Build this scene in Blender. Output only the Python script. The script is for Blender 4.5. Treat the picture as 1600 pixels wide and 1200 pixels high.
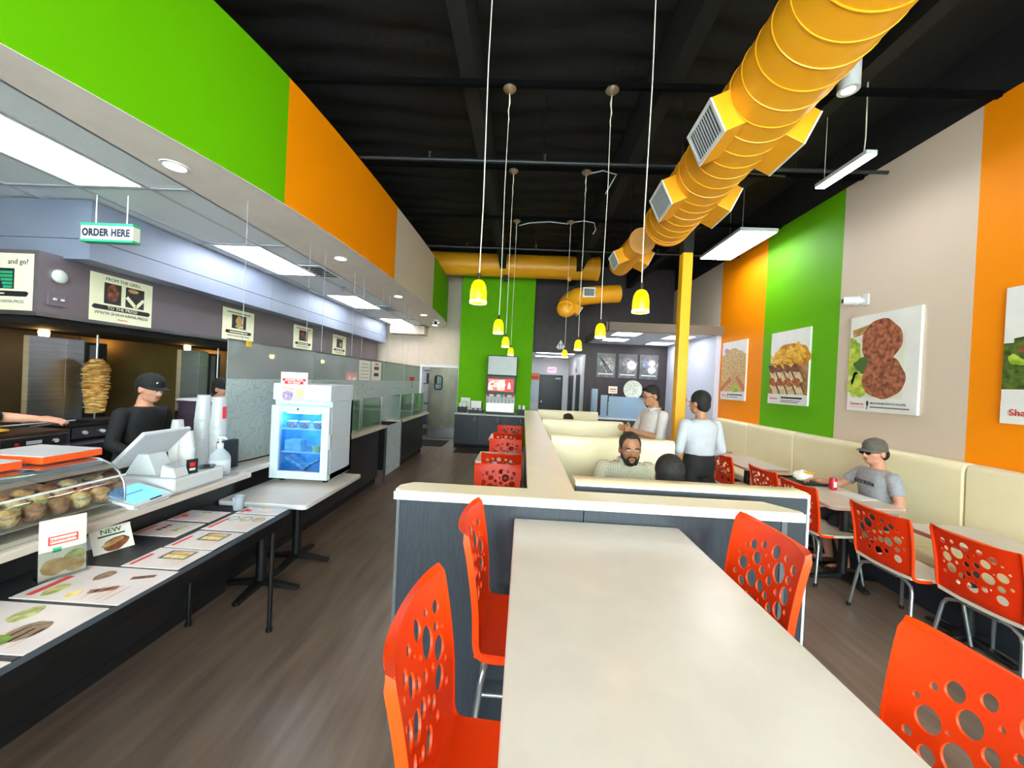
import bpy, bmesh, math, random
from mathutils import Matrix, Vector
random.seed(7)
scene = bpy.context.scene
col = scene.collection
for _o in list(bpy.data.objects):
    bpy.data.objects.remove(_o)

# ------------------------------------------------------------------ camera, world, exposure
cam_d = bpy.data.cameras.new('camera')
cam_d.sensor_fit = 'HORIZONTAL'; cam_d.sensor_width = 36.0
cam_d.lens = 36.0 * 575.0 / 1600.0
cam_d.clip_start = 0.02; cam_d.clip_end = 200
cam = bpy.data.objects.new('camera', cam_d); col.objects.link(cam)
cam.matrix_world = Matrix(((0.99836806, -0.0479585, 0.03100304, 0.0),
                           (0.0312886, 0.00521477, -0.99949679, 0.0),
                           (0.0477727, 0.99883572, 0.00670681, 1.7),
                           (0, 0, 0, 1)))
scene.camera = cam
world = bpy.data.worlds.new('overcast_sky'); scene.world = world
world.use_nodes = True
_bg = world.node_tree.nodes['Background']
_bg.inputs['Color'].default_value = (1.0, 0.965, 0.985, 1)
SKY = 11.0
_bg.inputs['Strength'].default_value = SKY
scene.view_settings.view_transform = 'Standard'
scene.view_settings.look = 'None'
scene.view_settings.gamma = 1.0
scene.view_settings.use_curve_mapping = False
scene.view_settings.exposure = 1.2
TROFFER, DOWN, PEND, LINEAR, HALL = 6.0, 32.0, 6.0, 8.5, 11.0
try:
    scene.cycles.use_denoising = True
    scene.cycles.max_bounces = 8
    scene.cycles.transparent_max_bounces = 24
    scene.cycles.sample_clamp_indirect = 6.0
except Exception:
    pass

# ------------------------------------------------------------------ materials
def lin(c):
    return tuple((x / 255 / 12.92) if x / 255 <= 0.04045 else ((x / 255 + 0.055) / 1.055) ** 2.4 for x in c)
MATS = {}
def mat(name, c, rough=0.5, metal=0.0, c2=None, scale=6.0, detail=3.0, bump=0.0, bscale=None, emit=0.0, spec=0.5,
        coat=0.0, stretch=None, lo=0.35, hi=0.65):
    if name in MATS:
        return MATS[name]
    m = bpy.data.materials.new(name); m.use_nodes = True
    nt = m.node_tree; b = nt.nodes['Principled BSDF']
    b.inputs['Roughness'].default_value = rough; b.inputs['Metallic'].default_value = metal
    b.inputs['Specular IOR Level'].default_value = spec
    if coat:
        b.inputs['Coat Weight'].default_value = coat; b.inputs['Coat Roughness'].default_value = 0.15
    tc = nt.nodes.new('ShaderNodeTexCoord'); mp = nt.nodes.new('ShaderNodeMapping')
    nt.links.new(tc.outputs['Object'], mp.inputs['Vector'])
    if stretch:
        mp.inputs['Scale'].default_value = stretch
    nz = nt.nodes.new('ShaderNodeTexNoise')
    nz.inputs['Scale'].default_value = scale; nz.inputs['Detail'].default_value = detail
    nt.links.new(mp.outputs[0], nz.inputs['Vector'])
    a = lin(c); d = lin(c2) if c2 else tuple(min(1, x * 1.06) for x in a)
    rp = nt.nodes.new('ShaderNodeValToRGB')
    rp.color_ramp.elements[0].position = lo; rp.color_ramp.elements[1].position = hi
    rp.color_ramp.elements[0].color = (*a, 1); rp.color_ramp.elements[1].color = (*d, 1)
    nt.links.new(nz.outputs['Fac'], rp.inputs['Fac'])
    nt.links.new(rp.outputs['Color'], b.inputs['Base Color'])
    if bump:
        n2 = nt.nodes.new('ShaderNodeTexNoise'); n2.inputs['Scale'].default_value = bscale or scale * 4
        nt.links.new(mp.outputs[0], n2.inputs['Vector'])
        bp = nt.nodes.new('ShaderNodeBump'); bp.inputs['Strength'].default_value = bump; bp.inputs['Distance'].default_value = 0.02
        nt.links.new(n2.outputs['Fac'], bp.inputs['Height']); nt.links.new(bp.outputs['Normal'], b.inputs['Normal'])
    if emit:
        nt.links.new(rp.outputs['Color'], b.inputs['Emission Color'])
        b.inputs['Emission Strength'].default_value = emit
    MATS[name] = m
    return m

def stripes(name, axis, edges, cols, rough=0.55):
    """paint bands along one world axis (paint that really is on the wall)"""
    m = bpy.data.materials.new(name); m.use_nodes = True
    nt = m.node_tree; b = nt.nodes['Principled BSDF']; b.inputs['Roughness'].default_value = rough; b.inputs['Specular IOR Level'].default_value = 0.2
    g = nt.nodes.new('ShaderNodeNewGeometry'); s = nt.nodes.new('ShaderNodeSeparateXYZ')
    nt.links.new(g.outputs['Position'], s.inputs[0])
    mr = nt.nodes.new('ShaderNodeMapRange'); mr.inputs['From Min'].default_value = -5; mr.inputs['From Max'].default_value = 15
    nt.links.new(s.outputs[axis], mr.inputs['Value'])
    rp = nt.nodes.new('ShaderNodeValToRGB'); rp.color_ramp.interpolation = 'CONSTANT'
    e = rp.color_ramp.elements
    e[0].position = 0; e[0].color = (*lin(cols[0]), 1)
    e[1].position = (edges[0] + 5) / 20; e[1].color = (*lin(cols[1]), 1)
    for ed, c in zip(edges[1:], cols[2:]):
        q = e.new((ed + 5) / 20); q.color = (*lin(c), 1)
    nt.links.new(mr.outputs[0], rp.inputs['Fac']); nt.links.new(rp.outputs['Color'], b.inputs['Base Color'])
    nz = nt.nodes.new('ShaderNodeTexNoise'); nz.inputs['Scale'].default_value = 220
    nt.links.new(g.outputs['Position'], nz.inputs['Vector'])
    bp = nt.nodes.new('ShaderNodeBump'); bp.inputs['Strength'].default_value = 0.06; bp.inputs['Distance'].default_value = 0.01
    nt.links.new(nz.outputs['Fac'], bp.inputs['Height']); nt.links.new(bp.outputs['Normal'], b.inputs['Normal'])
    return m

def glassy(name, tint=(235, 248, 245), mix=0.06, rough=0.02, body=None, bodymix=0.0, swirl=False):
    """thin sheet glass: see-through with a fresnel reflection, optionally a frosted film body"""
    if name in MATS:
        return MATS[name]
    m = bpy.data.materials.new(name); m.use_nodes = True
    nt = m.node_tree; nt.nodes.remove(nt.nodes['Principled BSDF'])
    out = nt.nodes['Material Output']
    tr = nt.nodes.new('ShaderNodeBsdfTransparent'); tr.inputs['Color'].default_value = (*lin(tint), 1)
    gl = nt.nodes.new('ShaderNodeBsdfGlossy'); gl.inputs['Roughness'].default_value = rough
    lw = nt.nodes.new('ShaderNodeLayerWeight'); lw.inputs['Blend'].default_value = 0.25
    mu = nt.nodes.new('ShaderNodeMath'); mu.operation = 'MULTIPLY_ADD'
    mu.inputs[1].default_value = 0.6; mu.inputs[2].default_value = mix
    nt.links.new(lw.outputs['Fresnel'], mu.inputs[0])
    mx = nt.nodes.new('ShaderNodeMixShader')
    nt.links.new(mu.outputs[0], mx.inputs[0]); nt.links.new(tr.outputs[0], mx.inputs[1]); nt.links.new(gl.outputs[0], mx.inputs[2])
    last = mx
    if body:
        df = nt.nodes.new('ShaderNodeBsdfDiffuse'); df.inputs['Color'].default_value = (*lin(body), 1)
        tl = nt.nodes.new('ShaderNodeBsdfTranslucent'); tl.inputs['Color'].default_value = (*lin(body), 1)
        ad = nt.nodes.new('ShaderNodeMixShader'); ad.inputs[0].default_value = 0.5
        nt.links.new(df.outputs[0], ad.inputs[1]); nt.links.new(tl.outputs[0], ad.inputs[2])
        m2 = nt.nodes.new('ShaderNodeMixShader'); m2.inputs[0].default_value = bodymix
        if swirl:
            tc = nt.nodes.new('ShaderNodeTexCoord')
            wv = nt.nodes.new('ShaderNodeTexWave'); wv.wave_type = 'RINGS'; wv.inputs['Scale'].default_value = 4.5
            wv.inputs['Distortion'].default_value = 14; wv.inputs['Detail'].default_value = 1.0; wv.inputs['Detail Scale'].default_value = 1.6
            nt.links.new(tc.outputs['Object'], wv.inputs['Vector'])
            rp = nt.nodes.new('ShaderNodeValToRGB'); rp.color_ramp.elements[0].position = 0.04; rp.color_ramp.elements[1].position = 0.10
            rp.color_ramp.elements[0].color = (bodymix * .8,) * 3 + (1,); rp.color_ramp.elements[1].color = (bodymix,) * 3 + (1,)
            nt.links.new(wv.outputs['Fac'], rp.inputs['Fac']); nt.links.new(rp.outputs['Color'], m2.inputs[0])
        nt.links.new(mx.outputs[0], m2.inputs[1]); nt.links.new(ad.outputs[0], m2.inputs[2])
        last = m2
    nt.links.new(last.outputs[0], out.inputs['Surface'])
    MATS[name] = m
    return m

GREEN, ORANGE, TAN = (100, 176, 0), (254, 146, 0), (216, 196, 179)
black = mat('black_paint', (16, 16, 18), 0.75, c2=(24, 24, 26), bump=0.2)
blackmetal = mat('black_powder_coat', (15, 16, 18), 0.45, c2=(22, 22, 25))
cream_lam = mat('cream_laminate', (210, 196, 187), 0.28, c2=(215, 201, 192), scale=9, spec=0.5)
white_edge = mat('white_laminate_edge', (206, 210, 218), 0.35)
slate = mat('slate_laminate', (36, 41, 51), 0.45, c2=(46, 51, 61), scale=40, stretch=(4, 4, 0.4))
tanp = mat('tan_wall_paint', TAN, 0.6, bump=0.05, bscale=200)
whitep = mat('white_paint', (228, 228, 232), 0.5)
greyp = mat('grey_paint', (170, 172, 178), 0.5)
steel = mat('brushed_stainless', (178, 182, 190), 0.30, 1.0, c2=(196, 199, 206), scale=3, stretch=(0.6, 0.6, 30), bump=0.04, bscale=30)
steeldk = mat('dull_stainless', (120, 122, 128), 0.38, 1.0, c2=(150, 150, 156), scale=2)
chrome = mat('grey_metal_tube', (168, 172, 178), 0.28, 0.85)
vinyl = mat('cream_vinyl', (242, 226, 186), 0.36, c2=(245, 231, 196), scale=3, bump=0.05, bscale=160)
chair_red = mat('orange_red_plastic', (240, 58, 4), 0.42, c2=(242, 64, 8), scale=5, spec=0.35)
chair_rim = mat('orange_plastic_rim', (240, 62, 4), 0.42, spec=.3)
dining_red = mat('red_plastic', (230, 46, 7), 0.4, c2=(233, 52, 9), scale=5, spec=0.35)
dining_rim = mat('lit_red_plastic_rim', (244, 68, 12), 0.4, spec=.35)  # lit copy of the red plastic, brighter where the rim catches light
chair_seat = mat('pale_seat_plastic', (226, 216, 202), 0.35)
ductm = mat('orange_duct_paint', (245, 166, 22), 0.42, c2=(249, 174, 30), scale=3)
yellowp = mat('yellow_post_paint', (250, 182, 10), 0.4)
paper = mat('white_paper', (238, 234, 232), 0.45)
cream_paper = mat('cream_poster_paper', (232, 230, 200), 0.5)
ink = mat('black_ink', (26, 26, 30), 0.6)
redink = mat('red_ink', (216, 56, 52), 0.6)
greyink = mat('grey_ink', (120, 112, 110), 0.6)
redp = mat('red_print', (214, 34, 40), 0.45)
greenp = mat('green_trim', (40, 168, 118), 0.45)
rubber = mat('black_rubber', (14, 14, 15), 0.8)
whiteplastic = mat('white_plastic', (210, 210, 214), 0.32)
glass = glassy('clear_glass')

# ------------------------------------------------------------------ mesh helpers
class MB:
    def __init__(s):
        s.v = []; s.f = []
    def add(s, vs, fs):
        n = len(s.v); s.v += [tuple(p) for p in vs]; s.f += [tuple(i + n for i in q) for q in fs]; return s
    def box(s, x0, x1, y0, y1, z0, z1):
        return s.add([(x0, y0, z0), (x1, y0, z0), (x1, y1, z0), (x0, y1, z0), (x0, y0, z1), (x1, y0, z1), (x1, y1, z1), (x0, y1, z1)],
                     [(0, 3, 2, 1), (4, 5, 6, 7), (0, 1, 5, 4), (1, 2, 6, 5), (2, 3, 7, 6), (3, 0, 4, 7)])
    def tf(s, M, start=0):
        s.v[start:] = [tuple(M @ Vector(p)) for p in s.v[start:]]; return s
    def cyl(s, p0, p1, r0, r1=None, n=16, cap=True):
        r1 = r0 if r1 is None else r1
        p0 = Vector(p0); p1 = Vector(p1); d = (p1 - p0).normalized()
        a = d.orthogonal().normalized(); b = d.cross(a)
        vs = []
        for p, r in ((p0, r0), (p1, r1)):
            for i in range(n):
                t = 2 * math.pi * i / n; vs.append(p + (a * math.cos(t) + b * math.sin(t)) * r)
        fs = [(i, (i + 1) % n, n + (i + 1) % n, n + i) for i in range(n)]
        if cap:
            fs += [tuple(range(n - 1, -1, -1)), tuple(range(n, 2 * n))]
        return s.add(vs, fs)
    def tube(s, pts, r, n=10, cap=True, rs=None):
        pts = [Vector(p) for p in pts]; m = len(pts)
        vs = []; a = None
        for i, p in enumerate(pts):
            d = (pts[min(i + 1, m - 1)] - pts[max(i - 1, 0)]).normalized()
            a = d.orthogonal().normalized() if a is None else (a - d * a.dot(d)).normalized()
            b = d.cross(a); rr = rs[i] if rs else r
            for k in range(n):
                t = 2 * math.pi * k / n; vs.append(p + (a * math.cos(t) + b * math.sin(t)) * rr)
        fs = []
        for i in range(m - 1):
            for k in range(n):
                fs.append((i * n + k, i * n + (k + 1) % n, (i + 1) * n + (k + 1) % n, (i + 1) * n + k))
        if cap:
            fs += [tuple(range(n - 1, -1, -1)), tuple(range((m - 1) * n, m * n))]
        return s.add(vs, fs)
    def lathe(s, prof, n=24, c=(0, 0, 0), cap=True):
        vs = []; m = len(prof)
        for r, z in prof:
            for k in range(n):
                t = 2 * math.pi * k / n; vs.append((c[0] + r * math.cos(t), c[1] + r * math.sin(t), c[2] + z))
        fs = []
        for i in range(m - 1):
            for k in range(n):
                fs.append((i * n + k, i * n + (k + 1) % n, (i + 1) * n + (k + 1) % n, (i + 1) * n + k))
        if cap:
            if prof[0][0] > 1e-5: fs.append(tuple(range(n - 1, -1, -1)))
            if prof[-1][0] > 1e-5: fs.append(tuple(range((m - 1) * n, m * n)))
        return s.add(vs, fs)
    def ell(s, c, r, n=20, m=12, M=None):
        vs = [(0, 0, -1)]
        for i in range(1, m):
            f = math.pi * i / m - math.pi / 2
            for k in range(n):
                t = 2 * math.pi * k / n; vs.append((math.cos(f) * math.cos(t), math.cos(f) * math.sin(t), math.sin(f)))
        vs.append((0, 0, 1))
        fs = [(0, 1 + (k + 1) % n, 1 + k) for k in range(n)]
        for i in range(m - 2):
            for k in range(n):
                fs.append((1 + i * n + k, 1 + i * n + (k + 1) % n, 1 + (i + 1) * n + (k + 1) % n, 1 + (i + 1) * n + k))
        L = len(vs) - 1
        fs += [(L, 1 + (m - 2) * n + k, 1 + (m - 2) * n + (k + 1) % n) for k in range(n)]
        vs = [Vector((p[0] * r[0], p[1] * r[1], p[2] * r[2])) for p in vs]
        if M: vs = [M @ p for p in vs]
        return s.add([p + Vector(c) for p in vs], fs)
    def prism(s, pts, z0, z1):
        n = len(pts)
        return s.add([(x, y, z0) for x, y in pts] + [(x, y, z1) for x, y in pts],
                     [tuple(range(n - 1, -1, -1)), tuple(range(n, 2 * n))] + [(i, (i + 1) % n, n + (i + 1) % n, n + i) for i in range(n)])
    def mesh(s, name):
        me = bpy.data.meshes.new(name); me.from_pydata(s.v, [], s.f); me.update()
        return me
    def build(s, name, m, parent=None, smooth=None, bevel=0.0, seg=2):
        me = s.mesh(name)
        if m: me.materials.append(m)
        return link(name, me, parent, smooth, bevel, seg)

def link(name, me, parent=None, smooth=None, bevel=0.0, seg=2):
    if smooth:
        me.shade_smooth(); me.set_sharp_from_angle(angle=math.radians(smooth))
    o = bpy.data.objects.new(name, me); col.objects.link(o)
    if parent: o.parent = parent
    if bevel:
        b = o.modifiers.new('bevel', 'BEVEL'); b.width = bevel; b.segments = seg; b.limit_method = 'ANGLE'
    return o

def box(*a): return MB().box(*a)
def tag(o, label=None, cat=None, group=None, kind=None):
    if label: o['label'] = label
    if cat: o['category'] = cat
    if group: o['group'] = group
    if kind: o['kind'] = kind
    return o
def thing(name, label, cat, loc=(0, 0, 0), rz=0.0, group=None, M=None):
    o = bpy.data.objects.new(name, None); col.objects.link(o); o.empty_display_size = 0.1
    if M is not None: o.matrix_world = M
    else:
        o.location = loc; o.rotation_euler = (0, 0, rz)
    return tag(o, label, cat, group)
def struct(name, mb, m, smooth=None, bevel=0.0, label=None):
    o = mb.build(name, m, None, smooth, bevel); o['kind'] = 'structure'
    if label: o['label'] = label
    return o
def copy_tree(o, parent=None):
    c = o.copy(); col.objects.link(c)
    if parent: c.parent = parent
    for ch in list(o.children): copy_tree(ch, c)
    return c
def place(proto, used, loc, rz, label, group=None):
    """first call moves the prototype itself, later calls copy it with its parts"""
    o = copy_tree(proto) if used else proto
    o.location = loc; o.rotation_euler = (0, 0, rz); o['label'] = label
    if group: o['group'] = group
    return o

_dg = None
def eval_mesh(o):
    dg = bpy.context.evaluated_depsgraph_get(); dg.update()
    return bpy.data.meshes.new_from_object(o.evaluated_get(dg))

TXT = {}
def text(s, size, m, parent=None, name='lettering', loc=(0, 0, 0), align='CENTER', depth=0.0006, sx=1.0, shear=0.0, bold=0.0, spacing=1.0, M=None):
    cu = bpy.data.curves.new('text', 'FONT'); cu.body = s; cu.size = size; cu.align_x = align; cu.align_y = 'CENTER'
    cu.extrude = depth; cu.shear = shear; cu.offset = bold; cu.space_character = spacing; cu.resolution_u = 3
    t = bpy.data.objects.new('text', cu); col.objects.link(t)
    me = eval_mesh(t); bpy.data.objects.remove(t); bpy.data.curves.remove(cu)
    me.materials.clear(); me.materials.append(m)
    for v in me.vertices: v.co.x *= sx
    if M is not None: me.transform(M)
    else: me.transform(Matrix.Translation(loc))
    return link(name, me, parent)

# frames: local x = reading direction, y = up, z = towards the viewer
def fr(origin, xd, yd):
    xd = Vector(xd).normalized(); yd = Vector(yd).normalized(); zd = xd.cross(yd)
    M = Matrix((xd, yd, zd)).transposed().to_4x4(); M.translation = Vector(origin); return M
def fr_right(x, y, z): return fr((x, y, z), (0, -1, 0), (0, 0, 1))   # on the right wall
def fr_left(x, y, z): return fr((x, y, z), (0, 1, 0), (0, 0, 1))     # facing +X
def fr_cam(x, y, z): return fr((x, y, z), (1, 0, 0), (0, 0, 1))      # facing the camera side
def fr_flat(x, y, z): return fr((x, y, z), (0, 1, 0), (-1, 0, 0))    # lying, read from the aisle
def rect(x0, y0, x1, y1, z, t=0.0006):
    return box(x0, x1, y0, y1, z - t, z)
def blob(cx, cy, rx, ry, z, n=26, irr=0.08, rot=0.0, seed=1, t=0.0006):
    r = random.Random(seed); pts = []
    ph = [r.uniform(0, 6.28) for _ in range(4)]
    for i in range(n):
        a = 2 * math.pi * i / n
        k = 1 + irr * (math.sin(3 * a + ph[0]) * .5 + math.sin(5 * a + ph[1]) * .35 + math.sin(8 * a + ph[2]) * .3)
        x, y = rx * k * math.cos(a), ry * k * math.sin(a)
        pts.append((cx + x * math.cos(rot) - y * math.sin(rot), cy + x * math.sin(rot) + y * math.cos(rot)))
    return MB().prism(pts, z - t, z)
def strip(x0, y0, x1, y1, w, z, t=0.0006):
    d = Vector((x1 - x0, y1 - y0)).normalized(); nn = Vector((-d.y, d.x)) * w / 2
    return MB().prism([(x0 - nn.x, y0 - nn.y), (x1 - nn.x, y1 - nn.y), (x1 + nn.x, y1 + nn.y), (x0 + nn.x, y0 + nn.y)], z - t, z)
def join(*mbs):
    o = MB()
    for m in mbs: o.add(m.v, m.f)
    return o
# ------------------------------------------------------------------ the room shell
CEIL = 4.37        # underside level of the steel framing that the lamps hang from
DECK = 4.95        # roof deck
floor_m = mat('vinyl_plank_floor', (98, 80, 70), 0.30, c2=(138, 117, 105), scale=2.6, detail=9, stretch=(5.0, 0.55, 1), bump=0.05, bscale=30, lo=0.25, hi=0.8, spec=0.45)
struct('floor', box(-5.7, 4.2, -2.8, 14.6, -0.12, 0.0), floor_m)
# insulated roof deck: soft folds running across the room
mb = MB(); nx, ny = 60, 150
for j in range(ny + 1):
    y = -2.8 + 13.2 * j / ny
    for i in range(nx + 1):
        x = -5.7 + 9.9 * i / nx
        fl = min(1.0, max(0.0, (3.7 - x) / .6))
        z = DECK + fl * (0.022 * math.sin(y * 17 + 1.3 * math.sin(x * 1.9)) + 0.014 * math.sin(y * 41 + 2.2 * math.sin(x * 3.1 + y)) + 0.01 * math.sin(x * 7 + y * 3))
        mb.v.append((x, y, z))
for j in range(ny):
    for i in range(nx):
        a = j * (nx + 1) + i; mb.f.append((a, a + nx + 1, a + nx + 2, a + 1))
n0 = len(mb.v)
mb.box(-5.7, 4.2, -2.8, 10.4, DECK + 0.08, DECK + 0.2)
struct('ceiling', mb, mat('black_roof_insulation', (5, 5, 6), 0.75, c2=(8, 8, 9), scale=5, bump=0.25, bscale=18), smooth=60)
# black steel roof members
k = 1
for x in (-3.2, -0.62, 1.2, 2.75):
    struct('trim_%d' % k, join(box(x - .07, x + .07, -2.6, 10.2, CEIL + .035, DECK + .06), box(x - .012, x + .012, -2.6, 10.2, CEIL + .06, DECK - .03),
                               box(x - .07, x + .07, -2.6, 10.2, DECK - .06, DECK - .035)), mat('black_beam_paint', (4, 4, 5), .8, c2=(6, 6, 7)), label='black steel roof beam running towards the back'); k += 1
for y in (.7, 2.05, 3.33, 4.62, 6.04, 7.4):
    struct('trim_%d' % k, box(-5.5, 4.0, y - .02, y + .02, CEIL - .015, CEIL + .034), mat('black_rail_paint', (2, 2, 3), .9, c2=(4, 4, 5), spec=.1), label='slim black cross rail under the roof beams'); k += 1
# bands, front to back: ... orange, tan, green, orange, then tan to the back
wall_paint = stripes('striped_wall_paint', 'Y', [.55, 1.97, 3.40, 4.84, 6.26, 7.66], [TAN, GREEN, ORANGE, TAN, GREEN, ORANGE, TAN], 0.55)
struct('wall_right', box(4.0, 4.15, -2.7, 10.3, 0, CEIL), wall_paint)
struct('wall_right_upper', box(4.0, 4.15, -2.7, 10.3, CEIL, DECK + .06), black, label='black painted upper part of the right wall')
struct('wall_left', box(-5.7, -5.55, -2.7, 10.4, 0, DECK + .06), mat('kitchen_back_wall', (120, 104, 82), 0.4, c2=(136, 118, 92), scale=1.5))
# storefront behind the photographer, its unseen sill raised to shape the daylight
mb = box(-5.7, -2.7, -2.75, -2.6, 0, DECK + .06)
mb.box(-2.7, 4.15, -2.75, -2.6, 3.6, DECK + .06); mb.box(-2.7, 4.15, -2.75, -2.6, 0, .9); mb.box(3.85, 4.15, -2.75, -2.6, .9, 3.6)
struct('wall_front', mb, tanp)
for i in range(5):
    x0 = -2.7 + 1.31 * i; x1 = x0 + 1.31
    w = struct('window_%d' % (i + 1), join(box(x0, x0 + .05, -2.72, -2.62, .9, 3.6), box(x1 - .05, x1, -2.72, -2.62, .9, 3.6),
               box(x0 + .05, x1 - .05, -2.72, -2.62, .9, .96), box(x0 + .05, x1 - .05, -2.72, -2.62, 3.54, 3.6), box(x0 + .05, x1 - .05, -2.72, -2.62, 2.5, 2.56)), blackmetal,
               label='dark framed storefront window')
    join(box(x0 + .05, x1 - .05, -2.673, -2.667, .96, 2.5), box(x0 + .05, x1 - .05, -2.673, -2.667, 2.56, 3.54)).build('pane', glass, w)

# back of the room -------------------------------------------------------------
mb = box(-5.7, -2.87, 10.3, 10.42, 0, DECK + .06); mb.box(-2.87, -1.82, 10.3, 10.42, 2.03, DECK + .06); mb.box(-1.82, -1.7, 10.3, 10.42, 0, DECK + .06)
struct('wall_back', mb, tanp)
struct('wall_green', box(-1.73, 0.2, 9.7, 10.42, 0, 4.62), mat('green_wall_paint', GREEN, 0.7, bump=0.05, bscale=200, spec=.15), label='green painted wall behind the drink machine')
struct('wall_green_upper', box(-1.73, 0.2, 9.7, 10.42, 4.62, DECK + .06), black, label='black painted strip above the green wall')
dark_wall = mat('plum_brown_wall_paint', (50, 38, 42), 0.55, c2=(56, 44, 48), bump=0.05, bscale=150)
mb = box(0.2, 1.68, 10.2, 10.32, 2.55, DECK + .06); mb.box(1.68, 4.0, 10.2, 10.32, 0, DECK + .06)
struct('wall_dark', mb, dark_wall, label='dark plum wall above the corridor and behind the pictures')
# room behind the swing door
struct('wall_store', join(box(-3.4, -1.3, 12.2, 12.3, 0, 2.7), box(-3.5, -3.4, 10.42, 12.3, 0, 2.7), box(-1.3, -1.2, 10.42, 12.3, 0, 2.7), box(-3.5, -1.2, 10.42, 12.3, 2.7, 2.8)), whitep, label='pale back room behind the swing door')
# corridor
hallw = mat('corridor_wall_paint', (206, 206, 208), 0.45)
struct('wall_corridor', join(box(.08, .2, 10.42, 14.1, 0, 2.7), box(1.68, 1.8, 10.32, 14.1, 0, 2.7), box(.2, .62, 14.0, 14.1, 0, 2.7), box(1.46, 1.68, 14.0, 14.1, 0, 2.7), box(.62, 1.46, 14.0, 14.1, 2.0, 2.7)), hallw, label='pale grey corridor walls')
struct('ceiling_corridor', box(.08, 1.8, 10.32, 14.1, 2.64, 2.72), mat('white_ceiling', (225, 226, 228), 0.7))
struct('baseboard_corridor', join(box(.2, .215, 10.42, 14, 0, .12), box(1.665, 1.68, 10.32, 14, 0, .12)), blackmetal)
d = struct('door_2', box(.64, 1.44, 14.03, 14.07, 0, 1.98), mat('black_door', (30, 33, 36), 0.4))
box(1.2, 1.4, 13.99, 14.03, 1.86, 1.93).build('door_closer', greyp, d)
MB().cyl((.7, 14.03, 1.0), (.7, 13.97, 1.0), .03).build('door_knob', chrome, d, 40)
join(box(.60, .64, 13.98, 14.03, 0, 2.02), box(1.44, 1.48, 13.98, 14.03, 0, 2.02), box(.64, 1.44, 13.98, 14.03, 1.98, 2.02)).build('door_frame', blackmetal, d)
# doors on the corridor's right side
for i, (y0, y1) in enumerate(((11.0, 11.65), (12.5, 12.9), (13.2, 13.6))):
    d = struct('door_%d' % (i + 3), box(1.645, 1.68, y0, y1, 0, 2.0), mat('black_door', (30, 33, 36), 0.4))
# swing door with porthole ---------------------------------------------------------
d = struct('trim_%d' % k, join(box(-2.92, -2.86, 10.26, 10.44, 0, 2.06), box(-1.84, -1.78, 10.26, 10.44, 0, 2.06), box(-2.86, -1.84, 10.26, 10.44, 2.0, 2.06)), whitep, label='white frame of the kitchen swing door'); k += 1
doorm = mat('scuffed_door_steel', (150, 146, 128), 0.42, 0.75, c2=(112, 112, 104), scale=2.0, detail=6, stretch=(1, 1, .6))
hole = [(-2.49, 1.42), (-2.49, 1.72), (-2.46, 1.76), (-2.32, 1.76), (-2.29, 1.72), (-2.29, 1.42), (-2.32, 1.38), (-2.46, 1.38)]
leaf = MB()
outer = [(-2.66, .02), (-2.66, 1.99), (-1.86, 1.99), (-1.86, .02)]
for y, flip in ((10.29, False), (10.335, True)):
    n = len(leaf.v); leaf.v += [(x, y, z) for x, z in outer] + [(x, y, z) for x, z in hole]
    H = [n + 4 + i for i in range(8)]; O = [n + i for i in range(4)]
    fs = [(O[0], O[1], H[1], H[0]), (O[1], H[2], H[1]), (O[1], O[2], H[3], H[2]), (O[2], H[4], H[3]), (O[2], O[3], H[5], H[4]), (O[3], H[6], H[5]), (O[3], O[0], H[7], H[6]), (O[0], H[0], H[7])]
    leaf.f += [tuple(reversed(q)) if flip else q for q in fs]
leaf.f += [(0, 3, 15, 12), (3, 2, 14, 15), (2, 1, 13, 14), (1, 0, 12, 13)]
leaf.f += [(4 + i, 4 + (i + 1) % 8, 16 + (i + 1) % 8, 16 + i) for i in range(8)]
d = struct('door_1', leaf, doorm, label='scuffed stainless kitchen swing door with a rounded porthole')
gk = MB()
for i in range(8):
    a, b = hole[i], hole[(i + 1) % 8]; gk.cyl((a[0], 10.285, a[1]), (b[0], 10.285, b[1]), .016, n=8)
gk.build('porthole_gasket', rubber, d)
MB().prism(hole, 10.305, 10.311).tf(Matrix(((1, 0, 0, 0), (0, 0, 1, 0), (0, 1, 0, 0), (0, 0, 0, 1)))).build('pane', glass, d)
box(-2.64, -1.88, 10.283, 10.29, .03, .3).build('kick_plate', steel, d)
# alcove on the right -----------------------------------------------------------------
struct('ceiling_alcove', box(1.7, 4.0, 7.66, 10.2, 2.86, 3.0), mat('alcove_ceiling', (216, 220, 232), 0.6))
struct('trim_%d' % k, join(box(1.68, 4.0, 7.6, 7.66, 2.84, 3.02), box(1.64, 1.7, 7.6, 10.2, 2.84, 3.02)), mat('taupe_fascia', (112, 98, 88), 0.6), label='taupe fascia edge of the dropped alcove ceiling'); k += 1
struct('wall_alcove', box(3.9, 4.0, 7.66, 10.2, 0, 2.86), mat('lavender_white_wall', (206, 208, 226), 0.5))
struct('baseboard_right', box(3.985, 4.0, -2.6, 7.66, 0, .1), blackmetal)

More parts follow.
